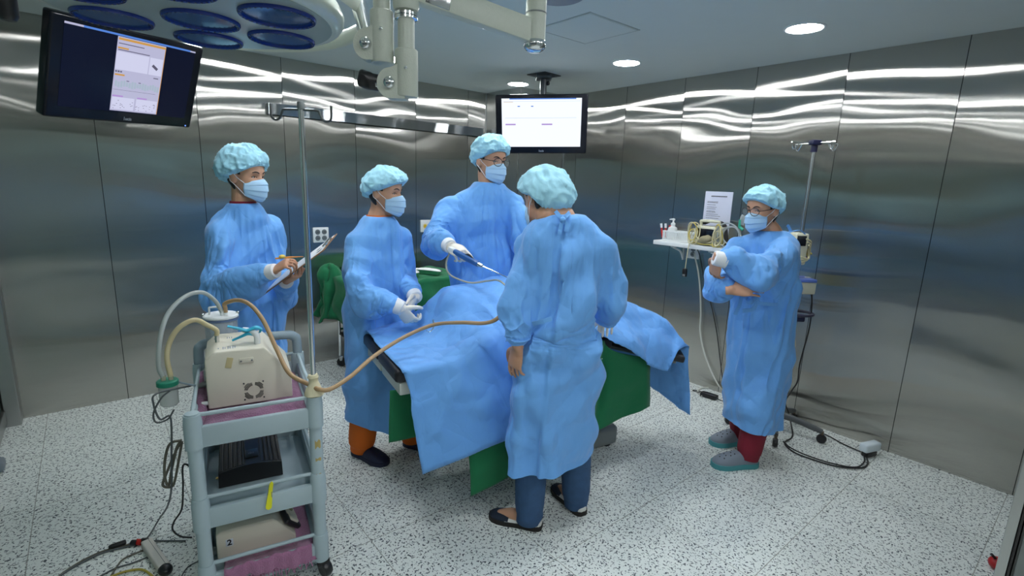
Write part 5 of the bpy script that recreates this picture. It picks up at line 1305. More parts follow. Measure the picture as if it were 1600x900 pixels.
tag(G().tube([P-q_*.032, P-q_*.02, P+q_*.012, P+q_*.026, P+q_*.03], [.006, .010, .012, .013, .008], n=12).build('plug_connector', M_black, origin=P), 'black in-line plug on the floor cables left of the power strip', 'plug')

# ------------------------------------------------------------------ monitors
M_bez = mat('monitor_bezel', (.008, .009, .014), .22, spec=.3)
M_scr_w = emission('screen_white', (.84, .90, 1.0, 1), 1.15); M_scr_d = emission('screen_dark', (.004, .006, .020, 1), 1.0)
M_scr_p = emission('screen_page', (.56, .56, .78, 1), .85); M_scr_b = emission('screen_blue', (.10, .25, .75, 1), .9); M_scr_o = emission('screen_orange', (.80, .42, .10, 1), .75)
M_scr_v = emission('screen_violet', (.55, .36, .80, 1), .8); M_scr_g = emission('screen_grey', (.16, .15, .24, 1), .7); M_scr_t = emission('screen_tint', (.46, .56, .68, 1), .85)
M_logo = mat('logo_silver', (.45, .46, .48), .35, .6); M_led = emission('led_blue', (.15, .3, 1, 1), 3)
def monitor(label, pose, w, h, page):
    x, y, z, yaw, tilt, rl = pose; c = A(x, y, z)
    n = A(math.cos(yaw)*math.cos(tilt), math.sin(yaw)*math.cos(tilt), -math.sin(tilt)); r = unit(np.cross(UP, n)); u = np.cross(n, r)
    r, u = math.cos(rl)*r+math.sin(rl)*u, -math.sin(rl)*r+math.cos(rl)*u
    M = np.stack([r, n, u], 1); t = thing('monitor', label, 'monitor', c-u*h/2)
    L = lambda a, b, d=0.0: c+r*a+u*b+n*d
    cas = G().box(L(0, 0, -.030), (w, .058, h), .012, M=M, seg=3).build('bezel', M_bez, t, ang=40)
    G().box(L(0, .01, -.075), (w*.62, .045, h*.6), .02, M=M, seg=3).build('back_housing', M_black, t)
    sw, sh = w*.862, h*.815; oy = h*.030
    def rect(name, m_, u0, u1, v0, v1, d, par): return G().box(L(-sw/2+sw*(u0+u1)/2, oy+sh/2-sh*(v0+v1)/2, d), (sw*(u1-u0), .0012, sh*(v1-v0)), M=M).build(name, m_, par, smooth=False)
    scr = rect('screen', M_scr_w if page == 'white' else M_scr_d, 0, 1, 0, 1, .0005, t)
    def marks(name, m_, rects, d):
        g = G()
        for (u0, u1, v0, v1) in rects: g.box(L(-sw/2+sw*(u0+u1)/2, oy+sh/2-sh*(v0+v1)/2, d), (sw*(u1-u0), .0006, sh*(v1-v0)), M=M)
        return g.build(name, m_, scr, smooth=False)
    rs = np.random.RandomState(4)
    if page == 'white':
        marks('title_bar', M_scr_b, [(.10, .93, 0, .022)], .0016)
        marks('heading', M_scr_v, [(.045, .175, .515, .545), (.505, .64, .515, .545)], .0016)
        marks('rule', M_scr_t, [(.04, .94, .395, .400), (.02, .98, .06, .064)], .0016)
        marks('mark', M_scr_b, [(.20, .232, .150, .170), (.37, .40, .150, .170)], .0016)
        marks('link', M_scr_o, [(.025, .145, .068, .075)], .0016)
    else:
        marks('title_bar', M_scr_b, [(.12, .95, -.002, .022)], .0016); marks('tab', M_scr_p, [(0, .12, -.002, .022), (.95, 1, .002, .022)], .0016)
        marks('page', M_scr_p, [(.355, .735, .028, .985)], .0014)
        marks('page_edge', M_scr_o, [(.731, .735, .05, .985)], .0018)
        for q in ((.362, .733, .040, .068), (.362, .442, .155, .176), (.362, .435, .495, .516)): marks('banner', M_scr_o, [q], .0020)
        marks('text_line', M_scr_g, [(.365, .56, .105, .115), (.365, .61, .185, .195), (.362, .375, .455, .475), (.380, .395, .455, .475), (.40, .412, .455, .475), (.665, .705, .475, .487), (.362, .70, .700, .703), (.455, .475, .570, .580), (.55, .568, .572, .582)]+
              [(a, a+.008, b, b+.006) for a, b in zip(rs.uniform(.37, .71, 34), rs.uniform(.83, .96, 34))], .0018)
        for q in ((.358, .61, .21, .44), (.618, .725, .21, .44), (.362, .535, .80, .965), (.55, .725, .80, .965)): marks('panel_box', emission('screen_pale', (.66, .67, .88, 1), .95), [q], .0016)
        marks('chart', M_scr_t, [(.37+i*.021, .386+i*.021, .585+.012*math.sin(i*1.7), .66+.012*math.sin(i*1.3)) for i in range(17)], .0018)
        marks('heading', M_scr_v, [(.362, .442, .775, .796), (.555, .635, .775, .796)], .0018)
        g = G(); cc_ = L(-sw/2+sw*.475, oy+sh/2-sh*.32, .0018)
        g.add(np.array([cc_+r*a+u*b for a, b in ((-.018, -.012), (.0, .010), (.006, .008), (.022, -.006), (.016, -.008), (.004, .0), (-.010, -.012))]), [tuple(range(7))]); g.build('diagram', M_scr_b, scr)
        cc_ = L(-sw/2+sw*.665, oy+sh/2-sh*.335, .0018); a = -.6; g = G().box(cc_, (.034, .0006, .014), M=np.stack([r*math.cos(a)+u*math.sin(a), n, -r*math.sin(a)+u*math.cos(a)], 1)); g.build('picture', M_scr_g, scr)
    g = G(); text_mesh(g, 'LUCIS' if False else 'ucis', L(.0055, -h/2+h*.050, .0005), r, u, .022, bold=.0006); g.box(L(-.0165, -h/2+h*.053, .0006), (.0030, .0008, .018), M=M); g.build('logo', M_logo, t)
    if page != 'white': G().cyl(L(w*.45, -h/2+h*.03, 0), L(w*.45, -h/2+h*.03, .0012), .003, n=10).build('power_light', M_led, t)
    # ceiling pole, plate and the arm to the back of the set
    pc = c-n*.135; pc = A(pc[0], pc[1], 0); zb = z+h*.12
    G().tube([pc+UP*zb, pc+UP*2.30, pc+UP*(ZC-.02)], .021, n=18, smooth=False).build('drop_pole', M_chrome, t)
    G().tube([pc+UP*2.36, pc+UP*(ZC-.03)], .027, n=18, smooth=False).build('pole_sleeve', M_greyenam if False else mat('dark_grey_metal', (.10, .11, .12), .4, .6), t)
    pm_ = np.stack([RH, FH, UP], 1)
    G().box(pc+UP*(ZC-.018), (.13, .16, .034), .006, M=pm_).build('ceiling_bracket', MATS['dark_grey_metal'], t)
    G().box(pc+UP*(ZC-.004), (.20, .20, .006), .001, M=pm_@np.array([[.707, -.707, 0], [.707, .707, 0], [0, 0, 1]])).build('ceiling_plate', MATS['dark_grey_metal'], t)
    G().ell(pc+UP*(ZC-.065)+RH*.035, (.018, .018, .018)).build('lock_knob', M_black, t)
    b0_ = pc+UP*(zb+.02); b1_ = c-n*.09+u*.0
    G().tube([b0_, b1_], .025, n=12, smooth=False).build('tilt_arm', MATS['dark_grey_metal'], t)
    return t
monitor('large black monitor with a dark screen and one lit page, tilted under the lamp', (.243, 3.367, 2.079, -.977, .384, .047), .757, .466, 'page')
monitor('black monitor with a bright white screen hung in the far corner', (2.94, 3.207, 2.109, -2.342, .199, .031), .752, .466, 'white')

# ------------------------------------------------------------------ surgical lamp
M_lampw = mat('cream_lamp_enamel', srgb(206, 212, 200), .28, coat=.4, var=.02); M_lampu = mat('lamp_underside', srgb(150, 162, 158), .35, coat=.3)
M_bluel = mat('blue_lens', srgb(30, 66, 120), .12, spec=.5); M_bluer = mat('blue_lens_rim', srgb(24, 52, 140), .25); M_rfl = mat('reflector', (.30, .42, .50), .18, 1.0)
hc = A(.249, 1.544, 2.0)
M_arm = mat('speckled_cream_arm', srgb(196, 202, 190), .35, var=.04, scale=120, bump=.0006, bscale=260)
colx = Pd(836, 60, 1.42); colp = A(colx[0], colx[1], 0)
sl_t = thing('surgical_lamp', 'round multi-lens surgical lamp head with cream arms hanging from the ceiling', 'surgical lamp', A(colx[0], colx[1], ZC))
hd_o = G().lathe([(.001, .0), (.326, .0), (.340, .004), (.349, .016), (.350, .030), (.340, .052), (.30, .082), (.22, .105), (.10, .118), (.001, .12)], hc, n=96).build('lamp_head', M_lampw, sl_t, ang=60)
G().lathe([(.001, -.0015), (.318, -.0015), (.318, .0), (.001, .0)], hc, n=72).build('underside', M_lampu, hd_o)
def lens(cx, cy, r):
    c = hc+A(cx, cy, -.0015)
    o = G().lathe([(r*.90, .0), (r*.92, -.007), (r*1.0, -.008), (r*1.03, -.004), (r*1.03, .0)], c, n=48).build('lens_rim', M_bluer, hd_o)
    G().lathe([(.001, -.003), (r*.6, -.0028), (r*.93, -.0015), (r*.93, .0005), (.001, .0005)], c, n=48).build('lens', M_bluel, o)
    g = G()
    for k in range(36): a = k*2*np.pi/36; p = c+A(math.cos(a), math.sin(a), 0)*r*.955; g.box(p-UP*.0083, (.004, .004, .001))
    g.build('rim_dimples', M_black, o)
lens(.02, .03, .085)
for k in range(6):
    a = math.radians(12+60*k); lens(.225*math.cos(a), .225*math.sin(a)+.015, .085)
# yoke half ring, ending in the front pivot
R_ = .405; an = np.radians(np.linspace(-98, 72, 40))
G().tube([hc+A(R_*math.cos(a), R_*math.sin(a), .035) for a in an], .024, n=14, smooth=False, flat=.42, nrm=UP).build('yoke', M_lampw, sl_t)
for a in (an[0], an[-1]):
    d = A(math.cos(a), math.sin(a), 0); G().cyl(hc+d*.33+UP*.035, hc+d*.415+UP*.035, .020, .020).build('pivot', M_chrome, sl_t)
P1 = Pd(576, 72, 1.28); P2 = Pd(612, 132, 1.28)
def bracket(px, p_low, z_low, z_shoulder, x_tube, ztop, stub):
    """vertical sleeve with a side lobe, bolt and set screw on a round tube"""
    ax_ = A(x_tube[0], x_tube[1], 0); side_ = unit(A(*(p_low-x_tube)[:2], 0))
    b = G().tube([ax_+UP*z_low, ax_+UP*(z_low+.003), ax_+UP*(z_shoulder-.002), ax_+UP*z_shoulder], [.025, .027, .027, .025], n=28, smooth=False).build('joint_sleeve', M_arm, sl_t)
    lob = A(p_low[0], p_low[1], p_low[2]); nrm = unit(np.cross(side_, UP)); out = []
    for a in np.linspace(np.pi*.5, np.pi*1.5, 20): out.append(lob+side_*(-math.cos(a))*.030+UP*math.sin(a)*.034)
    top = ax_+UP*(p_low[2]+.050); bot = ax_+UP*(p_low[2]-.034)
    prof_ = [top]+out+[bot]
    k = len(prof_); V = np.array([q+nrm*.021 for q in prof_]+[q-nrm*.021 for q in prof_])
    G().add(V, [tuple(range(k)), tuple(range(2*k-1, k-1, -1))]+[(i, i+1, k+i+1, k+i) for i in range(k-1)]+[(k-1, 0, k, 2*k-1)]).build('joint_lobe', M_arm, b, ang=30)
    fr_ = -FH
    G().lathe([(.0125, -.004), (.014, .004), (.013, .012), (.009, .016), (.001, .017)], lob+fr_*.019, axis=fr_, n=18).build('pivot_bolt', M_chrome, b)
    G().lathe([(.004, 0), (.004, .004), (.001, .006)], ax_+UP*(z_shoulder-.045)+fr_*.026+RH*.004, axis=fr_, n=10).build('set_screw', M_chrome, b)
    G().tube([ax_+UP*(z_shoulder-.01), ax_+UP*ztop], .0195, n=24, smooth=False).build('drop_tube', M_arm, sl_t)
    return b, lob, side_
t1 = Pd(597, 60, 1.28); t2 = Pd(635, 100, 1.28)
z1l, z1s = Pd(596, 99, 1.28)[2], Pd(594, 17, 1.28)[2]; z2l, z2s = Pd(635, 152, 1.28)[2], Pd(635, 78, 1.28)[2]
armz = Pd(836, 52, 1.42)[2]
b1_, l1_, s1_ = bracket(None, P1, z1l, z1s, t1, 2.25, None); b2_, l2_, s2_ = bracket(None, P2, z2l, z2s, t2, armz+.02, None)
yk = hc+A(R_*math.cos(math.radians(-40)), R_*math.sin(math.radians(-40)), .035)
G().tube([l1_-UP*.004, (l1_+yk)/2, yk], [.020, .018, .020], n=16).build('yoke_arm', M_chrome, sl_t)
G().tube([l2_, l2_+s2_*.035+UP*.002], [.017, .016], n=14, smooth=False).build('stub', M_chrome, b2_)
sb = l2_+s2_*.030+UP*.003
g = G().tube([sb, sb+s2_*.022+UP*.004, sb+s2_*.042+UP*.010, sb+s2_*.046+UP*.011], [.018, .0205, .0195, .013], n=18)
V = g.verts(); V = V+np.stack([vnoise(V*70, q)*.003 for q in range(3)], 1); mk('taped_stub', V, g.f, M_black, sl_t)
ring = A(t2[0], t2[1], 0); zr_ = Pd(634, 26, 1.28)[2]
G().lathe([(.022, -.008), (.0265, -.006), (.0265, -.001), (.024, 0), (.0265, .001), (.0265, .007), (.022, .009)], ring+UP*zr_, n=28).build('chrome_collar', M_chrome, sl_t)
G().tube([ring+UP*(zr_+.012), ring+UP*(zr_+.02), ring+UP*(zr_+.12)], [.027, .030, .030], n=28, smooth=False).build('hub', M_arm, sl_t)
# the two flat arms reaching from the column
aA = colp+UP*armz; aB = ring+UP*(zr_+.065)
ad = unit(aB-aA); ah = unit(np.cross(ad, UP)); au = np.cross(ah, ad)
G().box((aA+aB)/2, (np.linalg.norm(aB-aA), .034, .058), .006, M=np.stack([ad, ah, au], 1)).build('lower_arm', M_arm, sl_t)
pl_ = aB-ad*.075-FH*.0; G().box(pl_, (.060, .037, .050), .002, M=np.stack([ad, ah, au], 1)).build('cover_plate', M_steelp, sl_t)
aC = colp+UP*(armz+.115); aD = aC+unit(aB-aA)*.55+UP*.10; ad2 = unit(aD-aC); ah2 = unit(np.cross(ad2, UP)); au2 = np.cross(ah2, ad2)
G().box((aC+aD)/2, (.55, .034, .062), .006, M=np.stack([ad2, ah2, au2], 1)).build('upper_arm', M_arm, sl_t)
cz0 = Pd(836, 82, 1.42)[2]
G().tube([colp+UP*(cz0+.022), colp+UP*(ZC-.03)], .0265, n=28, smooth=False).build('column', M_arm, sl_t)
G().lathe([(.0275, .0), (.0278, .003), (.0265, .004)], colp+UP*(armz+.045), n=28).build('column_joint', M_greyenam, sl_t)
G().lathe([(.001, .0), (.016, .001), (.024, .006), (.0285, .012), (.0285, .026), (.027, .028)], colp+UP*cz0, n=28).build('end_cap', M_chrome, sl_t)
G().lathe([(.0265, -.05), (.06, -.045), (.10, -.02), (.11, 0)], colp+UP*ZC, n=40).build('ceiling_rose', M_lampw, sl_t)
# round cover beyond the column
cv = Pz(872, -6, ZC)
tag(G().lathe([(.001, -.006), (.12, -.006), (.128, -.002), (.128, 0)], cv, n=48).build('ceiling_cover', mat('cover_grey', srgb(122, 134, 148), .5), origin=cv), 'round grey cover plate on the ceiling just beyond the lamp column', 'cover plate')
# dark device end at the top left corner
kx = Pd(9, 4, 1.05)
dk = thing('lamp_handle', 'black rounded handle hanging down at the top left corner above the dark monitor', 'handle', kx)
G().lathe([(.001, -.034), (.012, -.032), (.017, -.024), (.018, .06), (.014, .075), (.010, .09)], kx, n=20).build('grip', M_black, dk)
G().tube([kx+UP*.08, A(kx[0], kx[1], ZC)], .008, n=10, smooth=False).build('stem', M_greyenam, dk)

# ------------------------------------------------------------------ left wall: rail and sockets
M_railm = bpy.data.materials.new('mirror_steel_rail'); M_railm.use_nodes = True; _t = NT(M_railm); _t.n.remove(_t.n['Principled BSDF'])
_b = _t.new('ShaderNodeBsdfAnisotropic', distribution='GGX'); _t.link(_b.outputs[0], _t.n['Material Output'].inputs['Surface'])      # brushed lengthways: highlights smear upright
_b.inputs['Color'].default_value = (.66, .68, .69, 1); _b.inputs['Anisotropy'].default_value = .93; _b.inputs['Roughness'].default_value = .26
_g = _t.new('ShaderNodeCombineXYZ'); _g.inputs[0].default_value = 1.0; _t.link(_g.outputs[0], _b.inputs['Tangent'])
_n = _t.new('ShaderNodeTexNoise', i_Scale=1.6, i_Detail=1.0); _q = _t.new('ShaderNodeNewGeometry'); _t.link(_q.outputs['Position'], _n.inputs['Vector'])
_p = _t.new('ShaderNodeBump', i_Strength=1.0, i_Distance=.02); _t.link(_n.outputs['Fac'], _p.inputs['Height']); _t.link(_p.outputs[0], _b.inputs['Normal'])
rl_ = thing('wall_rail', 'long flat polished steel rail standing off the left wall', 'rail', (2.2, YW-.04, 2.08))
g = G(); P = []
xs = [1.135, 1.15, 1.17, 1.5, 2.2, 2.9, 3.17, 3.195, 3.205]; ys = [YW-.002, YW-.035, YW-.045, YW-.045, YW-.045, YW-.045, YW-.045, YW-.035, YW-.002]
g.rings(np.array([[(x, y-.004, 2.085), (x, y-.004, 2.168), (x, y+.002, 2.168), (x, y+.002, 2.085)] for x, y in zip(xs, ys)])); g.build('band', M_railm, rl_, ang=30)
for x in (1.7, 2.3, 2.85): G().cyl((x, YW-.045, 2.126), (x, YW, 2.126), .010).build('standoff', M_chrome, rl_)
M_plate = mat('socket_plate', srgb(226, 230, 232), .4)
def socket(label, c, r, n, w, h, holes, extra=None):
    M = np.stack([r, n, UP], 1); t = thing('socket_outlet', label, 'wall socket', c)
    G().box(c+n*.006, (w, .012, h), .004, M=M).build('plate', M_plate, t)
    for (a, b) in holes:
        o = G().lathe([(.001, .004), (.017, .0045), (.020, .0), (.022, .0), (.022, -.003)], c+n*.0125+r*a+UP*b, axis=n, n=24).build('outlet', mat('outlet_recess', srgb(110, 118, 122), .5), t)
        g = G(); g.cyl(c+n*.0165+r*(a-.008)+UP*b, c+n*.0185+r*(a-.008)+UP*b, .003, n=8); g.cyl(c+n*.0165+r*(a+.008)+UP*b, c+n*.0185+r*(a+.008)+UP*b, .003, n=8); g.box(c+n*.0175+r*a+UP*b, (.018, .001, .004), M=M); g.build('pin_holes', M_black, o)
    return t
ql = Py(501, 367, YW)
socket('white socket plate with four outlets between the drip pole and the gloved observer', ql, A(1, 0, 0), A(0, -1, 0), .132, .128, [(-.028, .026), (.028, .026), (-.028, -.026), (.028, -.026)])
q2 = Py(665, 353, YW)
s2o = socket('white socket plate with a yellow star sticker beside the operator\'s elbow', q2, A(1, 0, 0), A(0, -1, 0), .118, .118, [(.034, .0)])
a = np.linspace(0, 2*np.pi, 21)[:-1]; rr = np.where(np.arange(20) % 2, .014, .032)
G().prism(np.c_[rr*np.cos(a), rr*np.sin(a)], .001, M=np.stack([A(1, 0, 0), UP, A(0, -1, 0)], 1), c=q2+A(-.012, -.0125, 0)).build('star_sticker', mat('yellow_sticker', srgb(226, 186, 40), .5), s2o)

# ------------------------------------------------------------------ right wall: shelf and what stands on it
XS = 3.62
fl = Px(1021, 373, XS); f2 = Px(1131, 390, XS); zs = (fl[2]+f2[2])/2-.004; ya, yb = fl[1], f2[1]
sh_ = thing('wall_shelf', 'white shelf on brackets on the right wall beside the folded-arms person', 'shelf', (XW, (ya+yb)/2, zs))
G().box(((XW+XS)/2, (ya+yb)/2, zs-.014), (XW-XS, ya-yb, .034), .004).build('board', M_white, sh_)
for y in (ya-.15, yb+.14):
    g = G(); g.tube([(XW-.01, y, zs-.034), (XW-.01, y, zs-.16)], .010, n=8, smooth=False, flat=.5); g.tube([(XW-.20, y, zs-.036), (XW-.006, y, zs-.036)], .010, n=8, smooth=False, flat=.5); g.tube([(XW-.17, y, zs-.045), (XW-.06, y, zs-.085), (XW-.012, y, zs-.145)], .008, n=8)
    V, Fc = g.verts(), g.f; mk('bracket', V, Fc, M_white, sh_)
ZS = zs+.003
def S(px, py, X=3.70): return Px(px, py, X)
# notice
n0, n1 = Px(1103, 299, XW-.002), Px(1138, 362, XW-.002); n2 = Px(1146, 300, XW-.002)
M_paper = mat('notice_paper', srgb(208, 212, 230), .7)
hN = n0[2]-Px(1101, 345, XW)[2]; wN = n0[1]-n2[1]; nc = A(XW-.002, (n0[1]+n2[1])/2, (n0[2]+n2[2])/2-.165)
nt = thing('notice', 'white printed notice sheet taped on the right wall above the shelf', 'notice', nc)
G().box(nc, (.002, wN, .33), .0003).build('sheet', M_paper, nt)
g = G(); wd_ = [(-.085, .055, .128, .010)]
rs = np.random.RandomState(3)
x = -.062
while x < .062: w_ = rs.uniform(.006, .013); g.box(nc+A(-.0013, -(x+w_/2), .128), (.0006, w_, .0075)); x += w_+.0022
g.build('notice_title', M_black, nt)
g = G()
for k, z in enumerate((.085, .077, .060, .042, .028, .010, .002, -.014, -.028, -.045)):
    x = -.09; L = rs.uniform(.04, .12)
    while x < -.09+L: w_ = rs.uniform(.004, .010); g.box(nc+A(-.0013, -(x+w_/2), z), (.0006, w_, .0035)); x += w_+.002
g.build('notice_text', M_black, nt)
# basket
bk0, bk1 = S(1036, 370, 3.68), S(1088, 380, 3.68); y0_, y1_ = bk0[1], bk1[1]; bx0, bx1 = 3.67, 3.80; bh = .078
bs_ = thing('basket', 'white slotted plastic basket on the shelf', 'basket', ((bx0+bx1)/2, (y0_+y1_)/2, ZS))
g = G()
g.box(((bx0+bx1)/2, (y0_+y1_)/2, ZS+.003), (bx1-bx0-.01, y0_-y1_-.01, .005))
for x in (bx0, bx1):
    for z in (.006, bh): g.box((x, (y0_+y1_)/2, ZS+z), (.006, y0_-y1_, .012 if z > .02 else .010), .002)
    for k in range(22): g.box((x, y1_+(y0_-y1_)*(k+.5)/22, ZS+bh/2), (.003, .0075, bh-.008))
for y in (y0_, y1_):
    for z in (.006, bh): g.box(((bx0+bx1)/2, y, ZS+z), (bx1-bx0, .006, .012 if z > .02 else .010), .002)
    for k in range(10): g.box((bx0+(bx1-bx0)*(k+.5)/10, y, ZS+bh/2), (.0075, .003, bh-.008))
g.build('basket_wall', M_white, bs_)
# pump bottle
pbx = S(1051, 358, 3.735); pbx = A(3.735, pbx[1], ZS+.008)
bt = thing('pump_bottle', 'white pump bottle standing in the shelf basket', 'bottle', pbx)
G().lathe([(.001, 0), (.034, 0), (.037, .005), (.037, .088), (.034, .100), (.016, .112), (.014, .118)], pbx, n=24).build('bottle_body', M_white, bt)
G().lathe([(.017, .116), (.018, .118), (.018, .136), (.008, .142), (.0065, .165), (.001, .166)], pbx, n=20).build('pump_collar', M_white, bt)
G().tube([pbx+UP*.166+A(0, -.012, 0), pbx+UP*.168, pbx+UP*.166+A(-.01, .030, 0)], [.007, .008, .004], n=10).build('nozzle', M_white, bt)
# blood tubes
for k, (px, py, tl_, cm_, lab) in enumerate(((1036, 358, -.02, 'w', 'white-capped sample tube leaning at the far end of the basket'), (1040, 359, 0, 'w', 'white-capped red-labelled sample tube beside the pump bottle'), (1044, 356, .01, 'r', 'red-capped sample tube nearest the pump bottle'))):
    b = S(px, 366, 3.71); b = A(3.705+.012*k, b[1], ZS+.02); ax_ = unit(A(-.05, .18-.09*k+.0, 1)); t = thing('sample_tube', lab, 'tube', b)
    G().tube([b, b+ax_*.085], .0075, n=12, smooth=False).build('tube_body', mat('red_label', srgb(196, 44, 40), .5), t)
    G().tube([b+ax_*.082, b+ax_*(.118 if cm_ == 'w' else .105)], .0092, n=12, smooth=False).build('tube_cap', M_white if cm_ == 'w' else MATS['red_label'], t)
# monitor device with cables
dc0, dc1 = S(1088, 380, 3.70), S(1127, 384, 3.70); dy = (dc0[1]+dc1[1])/2; dw = dc0[1]-dc1[1]
M_devc = mat('cream_device', srgb(216, 214, 190), .45)
pd_ = thing('patient_monitor', 'cream portable patient monitor with a dark screen and a carrying handle on the shelf', 'medical device', (3.70, dy, ZS))
hD = .150
G().box((3.71, dy, ZS+hD/2), (.11, dw, hD), .012, seg=3).build('case', M_devc, pd_)
G().box((3.653, dy+.010, ZS+.088), (.006, dw*.70, .085), .003).build('screen', mat('dark_screen', (.008, .010, .016), .15), pd_)
g = G(); hz_ = ZS+hD+.004
g.tube([(3.70, dy+dw*.36, hz_-.012), (3.69, dy+dw*.36, hz_+.02), (3.685, dy+dw*.30, hz_+.034), (3.685, dy-dw*.30, hz_+.034), (3.69, dy-dw*.36, hz_+.02), (3.70, dy-dw*.36, hz_-.012)], .011, n=12, k=5); g.build('handle', M_devc, pd_)
G().box((3.652, dy-dw*.40, ZS+.07), (.006, dw*.10, .10), .002).build('key_strip', M_white, pd_)
M_cabw = mat('ivory_cable', srgb(214, 206, 168), .5); M_caby2 = mat('pale_yellow_cable', srgb(206, 188, 96), .5)
rs = np.random.RandomState(11)
for k in range(9):
    m_ = (M_cabw, M_caby2, M_cabw)[k % 3]; s = 1 if k < 5 else -1
    cy = dy+s*dw*(.46+.03*(k % 3)); r1 = .045+.010*(k % 4); zc_ = ZS+.085+.012*((k*7) % 4-1.5)
    P = [(3.635-.006*(k % 3)+.014*math.sin(q*2+k), cy+r1*.62*math.cos(q)*(1 if s > 0 else .8), max(ZS+.006, zc_+r1*1.25*math.sin(q))) for q in np.linspace(0, 2*np.pi, 13)[:-1]]
    tag(G().tube(P, .0042, n=7, k=4, closed=True).build('sensor_cable', m_, origin=P[0]), 'pale sensor cable coiled over the %s of the shelf monitor' % ('far end' if s > 0 else 'near end'), 'cable', 'cables coiled at the %s end of the shelf monitor' % ('far' if s > 0 else 'near'))
for k, (m_, P, lab) in enumerate(((M_cabw, [(3.64, dy+dw*.5, ZS+.12), (3.62, dy+.04, ZS+.045), (3.622, dy-.04, ZS+.030), (3.63, dy-dw*.5, ZS+.07), (3.66, dy-dw*.6, ZS+.12)], 'ivory cable sagging across the front of the shelf monitor'),
        (M_caby2, [(3.64, dy+dw*.42, ZS+.02), (3.625, dy+.02, ZS+.012), (3.625, dy-.05, ZS+.016), (3.64, dy-dw*.5, ZS+.02)], 'yellow cable lying on the shelf before the patient monitor'),
        (M_cabw, [(3.66, dy-dw*.55, ZS+.10), (3.635, dy-dw*.75, ZS+.03), (3.63, yb+.12, ZS+.012), (3.64, yb+.04, ZS+.010), (3.66, yb+.08, ZS+.02), (3.68, yb+.16, ZS+.03)], 'ivory cable trailing along the near end of the shelf'))):
    tag(G().tube(P, .0045, n=7, k=6).build('sensor_cable', m_, origin=P[0]), lab, 'cable')
g = G(); c_ = A(3.628, dy-.005, ZS+.052); g.ell(c_, (.022, .060, .030), M=np.array([[1, 0, 0], [0, .95, .3], [0, -.3, .95]])); V = g.verts(); V = V+np.stack([vnoise(V*45, q)*.007 for q in range(3)], 1)
tag(mk('cable_bundle', V, g.f, mat('olive_bundle', srgb(150, 142, 112), .8, var=.25, scale=80), origin=c_), 'olive cable bundle lying against the front of the shelf monitor', 'cable')
# black cuff behind the device
g = G(); P = []; cyo = dy-.03
for q in np.linspace(0, 1, 16):
    a = np.interp(q, [0, .3, .55, 1], [.02, .10, .115, .12]); y = np.interp(q, [0, .35, .6, 1], [dy+dw*.42, dy-.02, dy-dw*.45, dy-dw*.62]); z = ZS+np.interp(q, [0, .2, .5, .7, 1], [.165, .195, .19, .14, .02])
    P.append([(3.765+.0, y, z), (3.69+.02*q, y+.008, z+.006), (3.69+.02*q, y+.004, z-.006), (3.765, y-.004, z-.012)])
tag(G().rings(np.array(P)).build('pressure_cuff', mat('black_cuff_fabric', (.028, .027, .028), .6), origin=(3.75, dy, ZS+.1), ang=60), 'black blood-pressure cuff draped behind the shelf monitor', 'cuff')
G_ = G().box(S(1078, 362, 3.675)*A(1, 1, 0)+UP*(ZS+.060), (.012, .028, .014), .004); tag(G_.build('pink_tag', mat('pink_plastic', srgb(226, 128, 150), .5), origin=S(1078, 362, 3.675)), 'small pink clip on the rim of the shelf basket', 'clip')
# dangling sensor
d0 = S(1079, 364, 3.612); d1_ = S(1073, 420, 3.605); d1_ = A(3.605, d0[1]+.010, d1_[2])
dn = thing('dangling_sensor', 'black sensor block dangling on a thin cord below the shelf', 'sensor', d1_-UP*.06)
G().tube([A(3.66, d0[1], ZS+.07), A(3.625, d0[1]+.002, ZS+.03), A(3.605, d0[1]+.003, ZS-.03), (A(3.605, d0[1]+.006, ZS-.1)), d1_], .0032, n=7, k=6).build('cord', M_cabw, dn)
G().box(d1_-UP*.032, (.022, .034, .066), .004).build('sensor_body', M_black, dn); G().box(d1_+A(-.0115, 0, -.052), (.001, .022, .014)).build('sensor_label', M_greyenam, dn)
# socket below the shelf, and cords down to the floor
qs = Px(1084, 393, XW)
so = socket('white socket plate under the shelf with the cords plugged in', qs, A(0, -1, 0), A(-1, 0, 0), .110, .118, [(0, .022), (0, -.022)])
P = [Px(1085, 396, XW-.02), Px(1086, 402, XW-.05), Px(1091, 425, XW-.03), Px(1094, 455, XW-.025), Px(1095, 490, XW-.03), Px(1094, 518, XW-.025), Px(1100, 550, XW-.02), Px(1112, 582, XW-.03), Px(1124, 604, XW-.04), Pz(1132, 612, .008), Pz(1120, 607, .008), Pz(1098, 606, .008), Pz(1090, 612, .008), Pz(1097, 619, .008)]
tag(G().tube(P, .0065, n=8, k=8).build('mains_cord', mat('white_cord', srgb(206, 208, 198), .5), origin=P[0]), 'white cord running from the socket under the shelf to the floor', 'cord')
P = [Px(1089, 388, XW-.06), Px(1094, 402, XW-.03), Px(1101, 440, XW-.015), Px(1112, 480, XW-.015), Px(1120, 520, XW-.015), Px(1125, 560, XW-.015), Px(1130, 600, XW-.02), Pz(1134, 616, .006)]
tag(G().tube(P, .0042, n=8, k=8).build('mains_cord', M_cabk, origin=P[0]), 'thin black cord hanging down the wall from the shelf', 'cord')
ac = Pz(1108, 618, .018); ar = unit(Pz(1118, 621, 0)-Pz(1098, 615, 0))
ad_ = thing('power_adapter', 'black power adapter brick on the floor by the right wall', 'power adapter', ac*A(1, 1, 0))
G().box(ac, (.13, .062, .034), .008, M=np.stack([ar, np.cross(UP, ar), UP], 1)).build('brick', M_black, ad_)
G().tube([ac-ar*.06, ac-ar*.10, ac-ar*.13+A(.03, .02, -.012), ac-ar*.09+A(.05, .05, -.012), ac+A(.06, .03, -.013)], .0035, n=7, k=6).build('lead', M_cabk, ad_)
